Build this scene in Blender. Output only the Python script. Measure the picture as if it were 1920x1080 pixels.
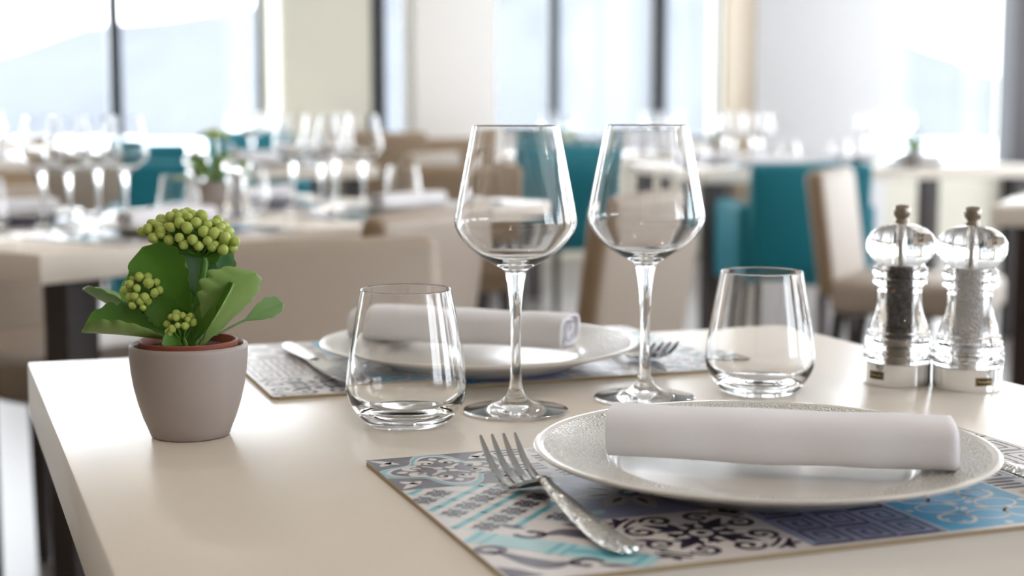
import bpy, bmesh, math, random
from mathutils import Vector, Matrix

for _o in list(bpy.data.objects):
    bpy.data.objects.remove(_o)
SC = bpy.context.scene
COL = SC.collection
sin, cos, pi, rad = math.sin, math.cos, math.pi, math.radians
rnd = random.Random(7)

# ------------------------------------------------------------------ camera, sky, light, exposure
F, EYE = 2880.0, 0.987          # focal length in pixels of the 1920 frame, eye height
TT = 0.75                       # height of a table top
PITCH = math.atan(335 / F)
cam_d = bpy.data.cameras.new('camera')
cam_d.sensor_width = 36
cam_d.lens = 54
cam_d.clip_start = 0.05
cam_d.clip_end = 3000
cam_d.dof.use_dof = True
cam_d.dof.focus_distance = 1.07
cam_d.dof.aperture_fstop = 5.0
cam = bpy.data.objects.new('camera', cam_d)
COL.objects.link(cam)
cam.location = (0, 0, EYE)
cam.rotation_euler = (pi / 2 - PITCH, 0, 0)
SC.camera = cam

world = bpy.data.worlds.new('sky')
SC.world = world
world.use_nodes = True
wn = world.node_tree.nodes
wn['Background'].inputs[0].default_value = (0.92, 0.96, 1.0, 1)
wn['Background'].inputs[1].default_value = 1.0
SC.view_settings.view_transform = 'Standard'
SC.view_settings.look = 'None'
SC.view_settings.gamma = 1.0
SC.view_settings.use_curve_mapping = False
SC.view_settings.exposure = 3.3
SC.cycles.max_bounces = 14
SC.cycles.diffuse_bounces = 5
SC.cycles.glossy_bounces = 6
SC.cycles.transmission_bounces = 14
SC.cycles.transparent_max_bounces = 16
SC.cycles.sample_clamp_indirect = 6

# ------------------------------------------------------------------ picture point -> place in the room
def ray(x, y):
    k = (y - 540) / F
    return Vector(((x - 960) / F, cos(PITCH) - k * sin(PITCH), -sin(PITCH) - k * cos(PITCH)))
def at(x, y, z=TT):
    d = ray(x, y)
    t = (z - EYE) / d.z
    return Vector((d.x * t, d.y * t, z))
def atd(x, y, Y):
    d = ray(x, y)
    t = Y / d.y
    return Vector((d.x * t, Y, EYE + d.z * t))

AA = rad(69.3)                                 # the tables' and the room's long direction, from straight ahead
A = Vector((sin(AA), cos(AA), 0))              # to the right and away
B = Vector((-cos(AA), sin(AA), 0))             # away and to the left
ROT = math.atan2(A.y, A.x)
O = Vector((0, 10, 0))
def room(u, v, z=0):
    p = O + A * u + B * v
    return Vector((p.x, p.y, z))
def u_at(px, v=0.0):
    k = (px - 960) / F
    P = O + B * v
    return (k * P.y - P.x) / (A.x - k * A.y)

# ------------------------------------------------------------------ materials
def srgb(r, g, b):
    f = lambda c: c / 12.92 if c <= 0.04045 else ((c + 0.055) / 1.055) ** 2.4
    return (f(r / 255), f(g / 255), f(b / 255))
def mat(name, col, rough=0.5, metal=0.0, spec=0.5, bump=None, var=None, **kw):
    m = bpy.data.materials.new(name)
    m.use_nodes = True
    n, l = m.node_tree.nodes, m.node_tree.links
    b = n['Principled BSDF']
    b.inputs['Base Color'].default_value = (*col, 1)
    b.inputs['Roughness'].default_value = rough
    b.inputs['Metallic'].default_value = metal
    b.inputs['Specular IOR Level'].default_value = spec
    for k, v in kw.items():
        b.inputs[k.replace('_', ' ')].default_value = v
    tc = n.new('ShaderNodeTexCoord')
    if var:                                   # (scale, second colour) slow mottling
        t = n.new('ShaderNodeTexNoise')
        t.inputs['Scale'].default_value = var[0]
        t.inputs['Detail'].default_value = 4
        l.new(tc.outputs['Object'], t.inputs['Vector'])
        mx = n.new('ShaderNodeMix')
        mx.data_type = 'RGBA'
        mx.inputs[6].default_value = (*col, 1)
        mx.inputs[7].default_value = (*var[1], 1)
        rp = n.new('ShaderNodeValToRGB')
        rp.color_ramp.elements[0].position = 0.35
        rp.color_ramp.elements[1].position = 0.65
        l.new(t.outputs['Fac'], rp.inputs['Fac'])
        l.new(rp.outputs['Color'], mx.inputs[0])
        l.new(mx.outputs[2], b.inputs['Base Color'])
    if bump:                                  # (kind, scale, strength, distance)
        if bump[0] == 'voronoi':
            t = n.new('ShaderNodeTexVoronoi')
            out = t.outputs['Distance']
        else:
            t = n.new('ShaderNodeTexNoise')
            t.inputs['Detail'].default_value = 5
            out = t.outputs['Fac']
        t.inputs['Scale'].default_value = bump[1]
        l.new(tc.outputs['Object'], t.inputs['Vector'])
        bp = n.new('ShaderNodeBump')
        bp.inputs['Strength'].default_value = bump[2]
        bp.inputs['Distance'].default_value = bump[3]
        l.new(out, bp.inputs['Height'])
        l.new(bp.outputs['Normal'], b.inputs['Normal'])
    return m
def glass_mat(name, ior=1.47, col=(1, 1, 1)):
    m = bpy.data.materials.new(name)
    m.use_nodes = True
    n, l = m.node_tree.nodes, m.node_tree.links
    n.remove(n['Principled BSDF'])
    g = n.new('ShaderNodeBsdfGlass')
    g.inputs['Color'].default_value = (*col, 1)
    g.inputs['Roughness'].default_value = 0.0
    g.inputs['IOR'].default_value = ior
    l.new(g.outputs[0], n['Material Output'].inputs['Surface'])
    return m
def pane_mat():
    m = bpy.data.materials.new('window_pane_glass')
    m.use_nodes = True
    n, l = m.node_tree.nodes, m.node_tree.links
    n.remove(n['Principled BSDF'])
    t = n.new('ShaderNodeBsdfTransparent')
    t.inputs[0].default_value = (0.97, 0.975, 0.98, 1)
    g = n.new('ShaderNodeBsdfGlossy')
    g.inputs['Roughness'].default_value = 0.02
    mx = n.new('ShaderNodeMixShader')
    mx.inputs[0].default_value = 0.012
    l.new(t.outputs[0], mx.inputs[1])
    l.new(g.outputs[0], mx.inputs[2])
    l.new(mx.outputs[0], n['Material Output'].inputs['Surface'])
    return m
def floor_mat():
    m = mat('polished_floor_tiles', (0.42, 0.37, 0.33), 0.28, spec=0.18)
    n, l = m.node_tree.nodes, m.node_tree.links
    tc = n.new('ShaderNodeTexCoord')
    br = n.new('ShaderNodeTexBrick')
    br.offset = 0.0
    br.inputs['Color1'].default_value = (0.185, 0.165, 0.152, 1)
    br.inputs['Color2'].default_value = (0.17, 0.152, 0.142, 1)
    br.inputs['Mortar'].default_value = (0.15, 0.135, 0.125, 1)
    br.inputs['Scale'].default_value = 1.0
    br.inputs['Mortar Size'].default_value = 0.003
    br.inputs['Brick Width'].default_value = 0.6
    br.inputs['Row Height'].default_value = 0.6
    l.new(tc.outputs['Object'], br.inputs['Vector'])
    l.new(br.outputs['Color'], n['Principled BSDF'].inputs['Base Color'])
    return m

M = {}
M['top'] = mat('cream_laminate', srgb(240, 232, 222), 0.27, spec=0.1, bump=('noise', 900, 0.04, 0.0005))
M['edge'] = mat('cream_laminate_edge', srgb(205, 195, 178), 0.45)
M['wood'] = mat('dark_wenge_wood', srgb(38, 28, 26), 0.4, var=(6, srgb(52, 38, 34)))
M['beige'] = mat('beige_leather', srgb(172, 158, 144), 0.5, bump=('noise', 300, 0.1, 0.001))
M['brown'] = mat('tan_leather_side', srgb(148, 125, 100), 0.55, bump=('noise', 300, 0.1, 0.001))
M['teal'] = mat('teal_fabric', srgb(0, 118, 136), 0.6, bump=('noise', 400, 0.1, 0.001))
M['glass'] = glass_mat('clear_table_glass', 1.46)
M['acrylic'] = glass_mat('clear_acrylic', 1.49)
M['steel'] = mat('polished_steel', (0.62, 0.61, 0.60), 0.16, 1.0)
M['hammered'] = mat('hammered_steel', (0.66, 0.65, 0.62), 0.2, 1.0, bump=('voronoi', 420, 0.8, 0.0012))
M['chrome'] = mat('chrome', (0.78, 0.79, 0.80), 0.07, 1.0)
M['brushed'] = mat('brushed_nickel', srgb(150, 140, 128), 0.32, 1.0)
M['porcelain'] = mat('white_porcelain', srgb(226, 223, 218), 0.22, spec=0.5)
M['emboss'] = mat('embossed_porcelain', srgb(228, 226, 221), 0.13, spec=0.5, bump=('voronoi', 480, 0.8, 0.0028))
M['linen'] = mat('white_linen', srgb(240, 240, 247), 0.85, spec=0.2, bump=('noise', 1500, 0.25, 0.0006), Sheen_Weight=0.15)
M['pot'] = mat('mauve_grey_ceramic', srgb(168, 158, 154), 0.45, bump=('noise', 250, 0.04, 0.0005))
M['terra'] = mat('terracotta_plastic', srgb(150, 80, 62), 0.55)
M['soil'] = mat('dark_soil', srgb(40, 28, 22), 0.95, bump=('noise', 120, 1.0, 0.004))
M['leaf'] = mat('kalanchoe_leaf', srgb(98, 146, 56), 0.32, spec=0.5, var=(25, srgb(84, 132, 50)), bump=('noise', 70, 0.15, 0.002), Subsurface_Weight=0.0)
M['leafunder'] = mat('kalanchoe_leaf_underside', srgb(158, 188, 112), 0.42, var=(25, srgb(144, 176, 98)))
for k_ in ('leaf', 'leafunder'):
    n_, l_ = M[k_].node_tree.nodes, M[k_].node_tree.links
    tr_ = n_.new('ShaderNodeBsdfTranslucent')
    tr_.inputs[0].default_value = (*srgb(150, 190, 60), 1)
    mx_ = n_.new('ShaderNodeMixShader')
    mx_.inputs[0].default_value = 0.30
    l_.new(n_['Principled BSDF'].outputs[0], mx_.inputs[1])
    l_.new(tr_.outputs[0], mx_.inputs[2])
    l_.new(mx_.outputs[0], n_['Material Output'].inputs['Surface'])
M['leafdusk'] = mat('kalanchoe_leaf_bluish', srgb(92, 134, 92), 0.24, spec=0.7, bump=('noise', 70, 0.3, 0.002))
M['leafpale'] = mat('kalanchoe_leaf_pale', srgb(150, 184, 132), 0.4, var=(25, srgb(136, 174, 118)))
M['leaflime'] = mat('kalanchoe_leaf_young', srgb(120, 168, 52), 0.4)
M['bud'] = mat('kalanchoe_bud', srgb(190, 203, 108), 0.40, var=(160, srgb(164, 186, 86)))
M['stem'] = mat('kalanchoe_stem', srgb(92, 140, 52), 0.4)
M['pepper'] = mat('peppercorns', srgb(34, 29, 28), 0.6, bump=('voronoi', 260, 1.0, 0.003), var=(420, srgb(62, 46, 36)))
M['salt'] = mat('coarse_salt', srgb(236, 234, 236), 0.5, bump=('voronoi', 420, 0.7, 0.002))
def grains(name, cols, scale, rough):
    m = mat(name, cols[0][1], rough, bump=('voronoi', scale, 1.0, 0.003))
    n, l = m.node_tree.nodes, m.node_tree.links
    tc = n.new('ShaderNodeTexCoord')
    v = n.new('ShaderNodeTexVoronoi')
    v.inputs['Scale'].default_value = scale
    l.new(tc.outputs['Object'], v.inputs['Vector'])
    sp = n.new('ShaderNodeSeparateColor')
    l.new(v.outputs['Color'], sp.inputs[0])
    rp = n.new('ShaderNodeValToRGB')
    rp.color_ramp.interpolation = 'CONSTANT'
    while len(rp.color_ramp.elements) < len(cols):
        rp.color_ramp.elements.new(0.5)
    for e_, (p_, c_) in zip(rp.color_ramp.elements, cols):
        e_.position = p_
        e_.color = (*c_, 1)
    l.new(sp.outputs[0], rp.inputs[0])
    l.new(rp.outputs[0], n['Principled BSDF'].inputs['Base Color'])
    return m
M['pepper'] = grains('peppercorns', [(0.0, srgb(24, 20, 20)), (0.45, srgb(40, 32, 30)), (0.80, srgb(58, 44, 36)), (0.95, srgb(150, 84, 44))], 260, 0.6)
M['salt'] = grains('coarse_salt', [(0.0, srgb(242, 240, 242)), (0.5, srgb(234, 232, 236)), (0.8, srgb(248, 246, 248))], 420, 0.5)
M['badge'] = mat('bronze_badge', srgb(58, 48, 36), 0.35, 0.6)
M['badgeline'] = mat('badge_gold', srgb(190, 172, 130), 0.35, 0.8)
M['wall'] = mat('white_plaster', srgb(236, 233, 230), 0.8, bump=('noise', 60, 0.05, 0.002))
M['wallbeige'] = mat('beige_plaster', srgb(206, 202, 188), 0.8, bump=('noise', 60, 0.05, 0.002))
M['wallgrey'] = mat('pale_grey_plaster', srgb(208, 208, 210), 0.8, bump=('noise', 60, 0.05, 0.002))
M['walltan'] = mat('tan_wall_and_side_shade', srgb(160, 145, 126), 0.8, bump=('noise', 60, 0.05, 0.002))
M['ceil'] = mat('white_ceiling', srgb(238, 236, 232), 0.85)
M['frame'] = mat('dark_window_frame', srgb(34, 40, 48), 0.4)
M['post'] = mat('dark_brown_post', srgb(30, 22, 27), 0.5)
M['floor'] = floor_mat()
M['pane'] = pane_mat()
M['hill'] = mat('hazy_blue_hill', (0.101, 0.109, 0.122), 0.95, spec=0.0, var=(0.012, (0.108, 0.115, 0.127)))
M['sea'] = mat('pale_sea', (0.62, 0.68, 0.72), 0.6, spec=0.2)
# print colours of the placemats
M['pw'] = mat('print_white', srgb(222, 217, 217), 0.32, spec=0.3)
M['pp'] = mat('print_plum', srgb(80, 71, 92), 0.32, spec=0.3)
M['pt'] = mat('print_turquoise', srgb(100, 184, 202), 0.32, spec=0.3)
M['pl'] = mat('print_pale_turquoise', srgb(170, 212, 220), 0.32, spec=0.3)
M['pn'] = mat('print_navy', srgb(34, 28, 56), 0.32, spec=0.3)
M['pb'] = mat('print_blue', srgb(62, 160, 206), 0.32, spec=0.3)
M['pv'] = mat('print_lavender', srgb(150, 156, 190), 0.32, spec=0.3)
M['pg'] = mat('print_grey', srgb(188, 184, 184), 0.32, spec=0.3)
M['pe'] = mat('placemat_core', srgb(170, 152, 122), 0.6)

# ------------------------------------------------------------------ mesh helpers
def obj(name, bm, mats, parent=None, smooth=True, loc=None, rz=None, autosmooth=None):
    me = bpy.data.meshes.new(name)
    bmesh.ops.recalc_face_normals(bm, faces=bm.faces[:]) if not bm.get('keep') else None
    bm['bm'].to_mesh(me) if isinstance(bm, dict) else bm.to_mesh(me)
    return me
class MB:
    """collects shapes into one mesh"""
    def __init__(s):
        s.bm = bmesh.new()
    def box(s, lo, hi, bev=0.0, seg=2, mx=None, mi=0):
        r = bmesh.ops.create_cube(s.bm, size=1.0)
        vs = r['verts']
        lo, hi = Vector(lo), Vector(hi)
        c, d = (lo + hi) / 2, hi - lo
        for v in vs:
            v.co = Vector((v.co.x * d.x + c.x, v.co.y * d.y + c.y, v.co.z * d.z + c.z))
        fs = list({f for v in vs for f in v.link_faces})
        for f in fs:
            f.material_index = mi
        if bev:
            es = list({e for v in vs for e in v.link_edges})
            r = bmesh.ops.bevel(s.bm, geom=es, offset=bev, segments=seg, profile=0.5, affect='EDGES')
            vs = list({v for f in r['faces'] for v in f.verts} | {v for v in vs if v.is_valid})
        if mx is not None:
            for v in vs:
                v.co = mx @ v.co
        return vs
    def lathe(s, prof, seg=48, mx=None, closed=False, mi=None):
        """prof: list of (r, z); r = 0 makes a pole. closed joins the last ring to the first"""
        rings = []
        for (r, z) in prof:
            if r < 1e-7:
                rings.append([s.bm.verts.new((0, 0, z))])
            else:
                rings.append([s.bm.verts.new((r * cos(2 * pi * i / seg), r * sin(2 * pi * i / seg), z)) for i in range(seg)])
        n = len(rings)
        for k in range(n if closed else n - 1):
            a, b = rings[k], rings[(k + 1) % n]
            for i in range(seg):
                j = (i + 1) % seg
                if len(a) == 1 and len(b) == 1:
                    break
                if len(a) == 1:
                    q = (a[0], b[j], b[i])
                elif len(b) == 1:
                    q = (a[i], a[j], b[0])
                else:
                    q = (a[i], a[j], b[j], b[i])
                f = s.bm.faces.new(q)
                if mi:
                    f.material_index = mi[k]
        if mx is not None:
            for r in rings:
                for v in r:
                    v.co = mx @ v.co
    def tube(s, pts, rads, seg=10, flat=1.0, mi=0, up=None):
        pts = [Vector(p) for p in pts]
        rings = []
        for i, p in enumerate(pts):
            t = (pts[min(i + 1, len(pts) - 1)] - pts[max(i - 1, 0)]).normalized()
            u = up or (Vector((0, 0, 1)) if abs(t.z) < 0.95 else Vector((1, 0, 0)))
            x = t.cross(u).normalized()
            y = x.cross(t).normalized()
            r = rads[i] if isinstance(rads, (list, tuple)) else rads
            rings.append([s.bm.verts.new(p + x * r * cos(2 * pi * k / seg) + y * r * flat * sin(2 * pi * k / seg)) for k in range(seg)])
        for a, b in zip(rings, rings[1:]):
            for k in range(seg):
                f = s.bm.faces.new((a[k], a[(k + 1) % seg], b[(k + 1) % seg], b[k]))
                f.material_index = mi
        for r in (rings[0], rings[-1]):
            s.bm.faces.new(r).material_index = mi
    def poly(s, pts, mi=0):
        vs = [s.bm.verts.new(p) for p in pts]
        f = s.bm.faces.new(vs)
        f.material_index = mi
        return f
    def prism(s, pts, z0, z1, mi=0):
        a = [s.bm.verts.new((p[0], p[1], z0)) for p in pts]
        b = [s.bm.verts.new((p[0], p[1], z1)) for p in pts]
        n = len(a)
        for f in [s.bm.faces.new(a[::-1]), s.bm.faces.new(b)] + [s.bm.faces.new((a[i], a[(i + 1) % n], b[(i + 1) % n], b[i])) for i in range(n)]:
            f.material_index = mi
    def build(s, name, mats, parent=None, smooth=True, recalc=True, angle=35):
        if recalc:
            bmesh.ops.recalc_face_normals(s.bm, faces=s.bm.faces[:])
        me = bpy.data.meshes.new(name)
        s.bm.to_mesh(me)
        s.bm.free()
        for m in (mats if isinstance(mats, (list, tuple)) else [mats]):
            me.materials.append(m)
        if smooth:
            me.polygons.foreach_set('use_smooth', [True] * len(me.polygons))
            me.set_sharp_from_angle(angle=rad(angle))
        o = bpy.data.objects.new(name, me)
        COL.objects.link(o)
        if parent:
            o.parent = parent
        return o

def tag(o, label, cat, group=None, kind=None):
    if label:
        o['label'] = label
    if cat:
        o['category'] = cat
    if group:
        o['group'] = group
    if kind:
        o['kind'] = kind
    return o
def thing(name, label, cat, loc=(0, 0, 0), rz=0.0, group=None):
    o = bpy.data.objects.new(name, None)
    o.empty_display_size = 0.05
    COL.objects.link(o)
    o.location = loc
    o.rotation_euler = (0, 0, rz)
    return tag(o, label, cat, group)
def struct(o):
    o['kind'] = 'structure'
    return o
def copy_tree(o, loc, rz, label, group=None, parent=None):
    c = o.copy()
    COL.objects.link(c)
    if parent is None:
        c.location = loc
        c.rotation_euler = (0, 0, rz)
        c['label'] = label
        if group:
            c['group'] = group
    else:
        c.parent = parent
    for ch in list(o.children):
        copy_tree(ch, None, None, None, None, c)
    return c
def place(cache, key, maker, loc, rz, label, group=None):
    """first use moves the one that was built, later uses copy it with its parts"""
    if key not in cache:
        o = maker()
        cache[key] = o
        o.location = loc
        o.rotation_euler = (0, 0, rz)
        o['label'] = label
        if group:
            o['group'] = group
        return o
    return copy_tree(cache[key], loc, rz, label, group)
CACHE = {}

# ------------------------------------------------------------------ the room
U0, U1, V0, V1, HT = -6.6, 5.6, -13.5, 0.0, 2.9
def room_box(mb, u0, u1, v0, v1, z0, z1, bev=0.0):
    mx = Matrix.Translation(O) @ Matrix.Rotation(ROT, 4, 'Z')
    mb.box((u0, v0, z0), (u1, v1, z1), bev, mx=mx)
def room_obj(name, m, boxes, parent=None, bev=0.0):
    mb = MB()
    for b in boxes:
        room_box(mb, *b, bev=bev)
    return mb.build(name, m, parent, smooth=bool(bev))
fl = MB()
fl.box((U0 - 0.2, V0 - 0.2, -0.1), (U1 + 0.2, V1 + 0.25, 0))
flo = fl.build('floor', M['floor'], smooth=False)
flo.location = O
flo.rotation_euler = (0, 0, ROT)
struct(flo)
struct(room_obj('ceiling', M['ceil'], [(U0 - 0.2, U1 + 0.2, V0 - 0.2, V1 + 0.25, HT, HT + 0.1)]))
CEIL = bpy.data.objects['ceiling']
glow = bpy.data.materials.new('warm_downlight')
glow.use_nodes = True
_b = glow.node_tree.nodes['Principled BSDF']
_b.inputs['Emission Color'].default_value = (1.0, 0.86, 0.70, 1)
_b.inputs['Emission Strength'].default_value = 26.0
for i_ in range(5):
    for j_ in range(5):
        mb_ = MB()
        q_ = room(-5.2 + i_ * 2.0, -11.8 + j_ * 2.4, HT - 0.02)
        mb_.lathe([(0.0, 0.0), (0.045, 0.0), (0.055, 0.004), (0.060, 0.019), (0.0, 0.019)], 20, mx=Matrix.Translation(q_), mi=[0, 1, 1, 1])
        mb_.build('downlight', [glow, M['steel']], CEIL)
SILL, HEAD = 0.76, 2.62
# back wall: openings in pixels of the photo, measured at the wall
openings = [(-520, 503), (699, 775), (905, 1350), (1655, 1893), (1962, 2330)]
ops = [(u_at(a), u_at(b)) for a, b in openings]
SILLS = [0.12, 0.12, SILL, 0.50, 0.12]
segs, u = [], U0 - 0.2
for a, b in ops:
    segs.append((u, a, 0.0, 0.2, 0.0, HT))
    segs.append((a, b, 0.0, 0.2, 0.0, SILLS[len(segs) // 3]))
    segs.append((a, b, 0.0, 0.2, HEAD, HT))
    u = b
segs.append((u, U1 + 0.2, 0.0, 0.2, 0.0, HT))
struct(room_obj('wall_back', M['wallbeige'], segs))
def portal(name, u0, u1, v, z0, z1, rz_room, w=None):
    ld = bpy.data.lights.new(name, 'AREA')
    ld.shape = 'RECTANGLE'
    ld.size = w or abs(u1 - u0)
    ld.size_y = z1 - z0
    ld.cycles.is_portal = True
    lo = bpy.data.objects.new(name, ld)
    COL.objects.link(lo)
    lo.location = room((u0 + u1) / 2, v, (z0 + z1) / 2)
    lo.rotation_euler = (pi / 2, 0, ROT + rz_room)
    return lo
mull = {0: [-230, 222], 1: [707], 2: [1033.5, 1227], 3: [], 4: [2150]}
for i, (a, b) in enumerate(ops):
    w = 0.045
    sl = SILLS[i]
    w2 = 0.012 if i == 2 else w
    boxes = [(a, a + w2, 0.05, 0.12, sl, HEAD), (b - w2, b, 0.05, 0.12, sl, HEAD),
             (a, b, 0.05, 0.12, sl, sl + w), (a, b, 0.05, 0.12, HEAD - w, HEAD)]
    ms = sorted(u_at(p, 0.08) for p in mull[i])
    for mu in ms:
        hw = {0: 0.036, 1: 0.05, 2: 0.034}.get(i, 0.03)
        if i == 2 and mu > u_at(1150):
            hw = 0.055
        boxes.append((mu - hw, mu + hw, 0.03, 0.14, sl, HEAD))
    wf = struct(room_obj('window_%d' % (i + 1), M['frame'], boxes))
    edges = [a] + ms + [b]
    for e0, e1 in zip(edges, edges[1:]):
        room_obj('pane', M['pane'], [(e0 + 0.01, e1 - 0.01, 0.08, 0.088, sl + 0.02, HEAD - 0.02)], wf)
    portal('window_light', a, b, 0.16, sl, HEAD, 0.0)
# piers and columns standing in front of the back wall
def pier(name, p0, p1, vf, m, vb=0.0):
    return struct(room_obj(name, m, [(u_at(p0, vf), u_at(p1, vf), vf, vb, 0, HT)], bev=0.01))
pier('column_1', 530, 697, -0.36, M['wallbeige'])
pier('column_2', 780, 932, -0.30, M['wall'])
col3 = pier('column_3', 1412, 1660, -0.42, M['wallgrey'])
col3.data.materials.append(M['walltan'])  # shade of the column's left face, put in as a tan colour
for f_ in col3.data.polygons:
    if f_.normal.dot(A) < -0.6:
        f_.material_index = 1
struct(room_obj('column_4', M['post'], [(u_at(1893, -0.1), u_at(1965, -0.1), -0.1, 0.0, 0, HT)]))
struct(room_obj('trim_1', M['wall'], [(ops[2][0], ops[2][1], -0.06, 0.0, SILL - 0.03, SILL)]))
# side walls with tall windows, wall behind the camera
def side_wall(name, u0, u1, openings, wn0, portal_rz, upane, m='wall'):
    sg, v = [], V0
    for a, b in openings:
        sg += [(u0, u1, v, a, 0, HT), (u0, u1, a, b, 0, 0.3), (u0, u1, a, b, 2.65, HT)]
        v = b
    sg.append((u0, u1, v, 0.2, 0, HT))
    struct(room_obj(name, M[m], sg))
    for k, (a, b) in enumerate(openings):
        mid = (a + b) / 2
        uc = upane
        fr = struct(room_obj('window_%d' % (wn0 + k), M['frame'], [
            (uc - 0.04, uc + 0.04, a, a + 0.06, 0.3, 2.65), (uc - 0.04, uc + 0.04, b - 0.06, b, 0.3, 2.65),
            (uc - 0.04, uc + 0.04, mid - 0.035, mid + 0.035, 0.3, 2.65),
            (uc - 0.04, uc + 0.04, a, b, 0.3, 0.36), (uc - 0.04, uc + 0.04, a, b, 2.59, 2.65)]))
        for e0, e1 in ((a, mid), (mid, b)):
            room_obj('pane', M['pane'], [(uc - 0.004, uc + 0.004, e0 + 0.02, e1 - 0.02, 0.33, 2.62)], fr)
        ld = portal('window_light', uc, uc, mid, 0.3, 2.65, portal_rz, w=b - a)
side_wall('wall_right', U1, U1 + 0.2, [(-12.6, -10.0), (-8.9, -6.5), (-5.9, -3.5), (-2.9, -0.5)], 6, -pi / 2, U1 + 0.1)  # first opening, unseen behind the camera, is added to brighten the foreground
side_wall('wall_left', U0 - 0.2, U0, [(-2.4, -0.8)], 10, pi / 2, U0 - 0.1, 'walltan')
fo = [(0.6, 4.6)]  # unseen window added behind the camera as frontal fill light
fs, u = [], U0
for k, (a, b) in enumerate(fo):
    fs += [(u, a, V0 - 0.2, V0, 0, HT), (a, b, V0 - 0.2, V0, 0, 0.8), (a, b, V0 - 0.2, V0, 2.65, HT)]
    u = b
    mid, vc = (a + b) / 2, V0 - 0.1
    fr = struct(room_obj('window_%d' % (11 + k), M['frame'], [
        (a, a + 0.06, vc - 0.04, vc + 0.04, 0.8, 2.65), (b - 0.06, b, vc - 0.04, vc + 0.04, 0.8, 2.65), (mid - 0.035, mid + 0.035, vc - 0.04, vc + 0.04, 0.8, 2.65),
        (a, b, vc - 0.04, vc + 0.04, 0.8, 0.86), (a, b, vc - 0.04, vc + 0.04, 2.59, 2.65)]))
    for e0, e1 in ((a, mid), (mid, b)):
        room_obj('pane', M['pane'], [(e0 + 0.02, e1 - 0.02, vc - 0.004, vc + 0.004, 0.83, 2.62)], fr)
    portal('window_light', a, b, vc, 0.8, 2.65, pi)
fs.append((u, U1, V0 - 0.2, V0, 0, HT))
struct(room_obj('wall_front', M['wall'], fs))

# outside: the sea and the hills across the bay
def hills():
    prof = [(-1500, 150), (-600, 120), (-100, 112), (50, 100), (130, 58), (220, 44), (300, 40), (420, 20), (500, 5), (700, -30),
            (950, -70), (1250, -60), (1450, 0), (1560, 40), (1662, 70), (1790, 112), (1890, 160), (2100, 196), (2600, 215), (3200, 190)]
    mb = MB()
    r = random.Random(3)
    Y0 = 620.0
    rows = []
    n = 110
    for k in range(9):
        f = k / 8
        row = []
        for i in range(n + 1):
            px = -1500 + 4700 * i / n
            for (x0, y0), (x1, y1) in zip(prof, prof[1:]):
                if x0 <= px <= x1:
                    py = y0 + (y1 - y0) * (px - x0) / (x1 - x0)
            top = atd(px, py, Y0)
            z = -8 + (top.z + 8) * (f ** 0.8) + (r.uniform(-2.5, 2.5) if 0 < k < 8 else r.uniform(-0.6, 0.6))
            row.append(mb.bm.verts.new((top.x, Y0 - 170 * (1 - f) + r.uniform(-6, 6), z)))
        rows.append(row)
    back = [mb.bm.verts.new((v.co.x, Y0 + 160, -8)) for v in rows[-1]]
    rows.append(back)
    for a, b in zip(rows, rows[1:]):
        for i in range(n):
            mb.bm.faces.new((a[i], a[i + 1], b[i + 1], b[i]))
    return struct(mb.build('hills', M['hill'], smooth=True, angle=180))
hills()
sea = MB()
sea.box((-1500, 14, -8.3), (1500, 1500, -8.0))
struct(sea.build('sea', M['sea'], smooth=False))

# ------------------------------------------------------------------ tables
def table_from_corners(label, c, legs_in=0.055):
    """c: four floor-plan corners, anticlockwise seen from above"""
    cen = sum(c, Vector()) / 4
    base = Vector((cen.x, cen.y, 0))
    t = thing('dining_table', label, 'table', base, 0, 'cream topped dining tables')
    mb = MB()
    mb.prism([(p.x - base.x, p.y - base.y) for p in c], TT - 0.05, TT)
    bmesh.ops.bevel(mb.bm, geom=mb.bm.edges[:], offset=0.0022, segments=2, profile=0.5, affect='EDGES')
    mb.build('tabletop', M['top'], t, angle=40)
    for i in range(4):
        p, q, r = c[i], c[(i + 1) % 4], c[i - 1]
        e1, e2 = (q - p).normalized(), (r - p).normalized()
        pts = [p + e1 * a + e2 * b for a, b in ((legs_in, legs_in), (legs_in + 0.07, legs_in), (legs_in + 0.07, legs_in + 0.07), (legs_in, legs_in + 0.07))]
        lm = MB()
        lm.prism([(v.x - base.x, v.y - base.y) for v in pts], 0.0, TT - 0.05)
        lm.build('leg', M['wood'], t, smooth=False)
    return t
def rect(corner, d1, l1, d2, l2):
    return [corner, corner + d1 * l1, corner + d1 * l1 + d2 * l2, corner + d2 * l2]

FL = at(51, 679.4)
FR = FL + (at(1474, 610) - FL) * 1.0
NL = at(256, 1187)
def meet(a, b, c, d):
    u, v = b - a, d - c
    t = ((c.x - a.x) * v.y - (c.y - a.y) * v.x) / (u.x * v.y - u.y * v.x)
    return a + u * t
E0, E1 = at(1200, 1075), at(1916, 988)
NL = meet(E0, E1, FL, at(158.7, 945))
NR = meet(E0, E1, FR, at(1872, 710.6))
table_from_corners('cream square dining table in front, laid for two with patterned placemats', [NL, NR, FR, FL], 0.075)

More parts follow.
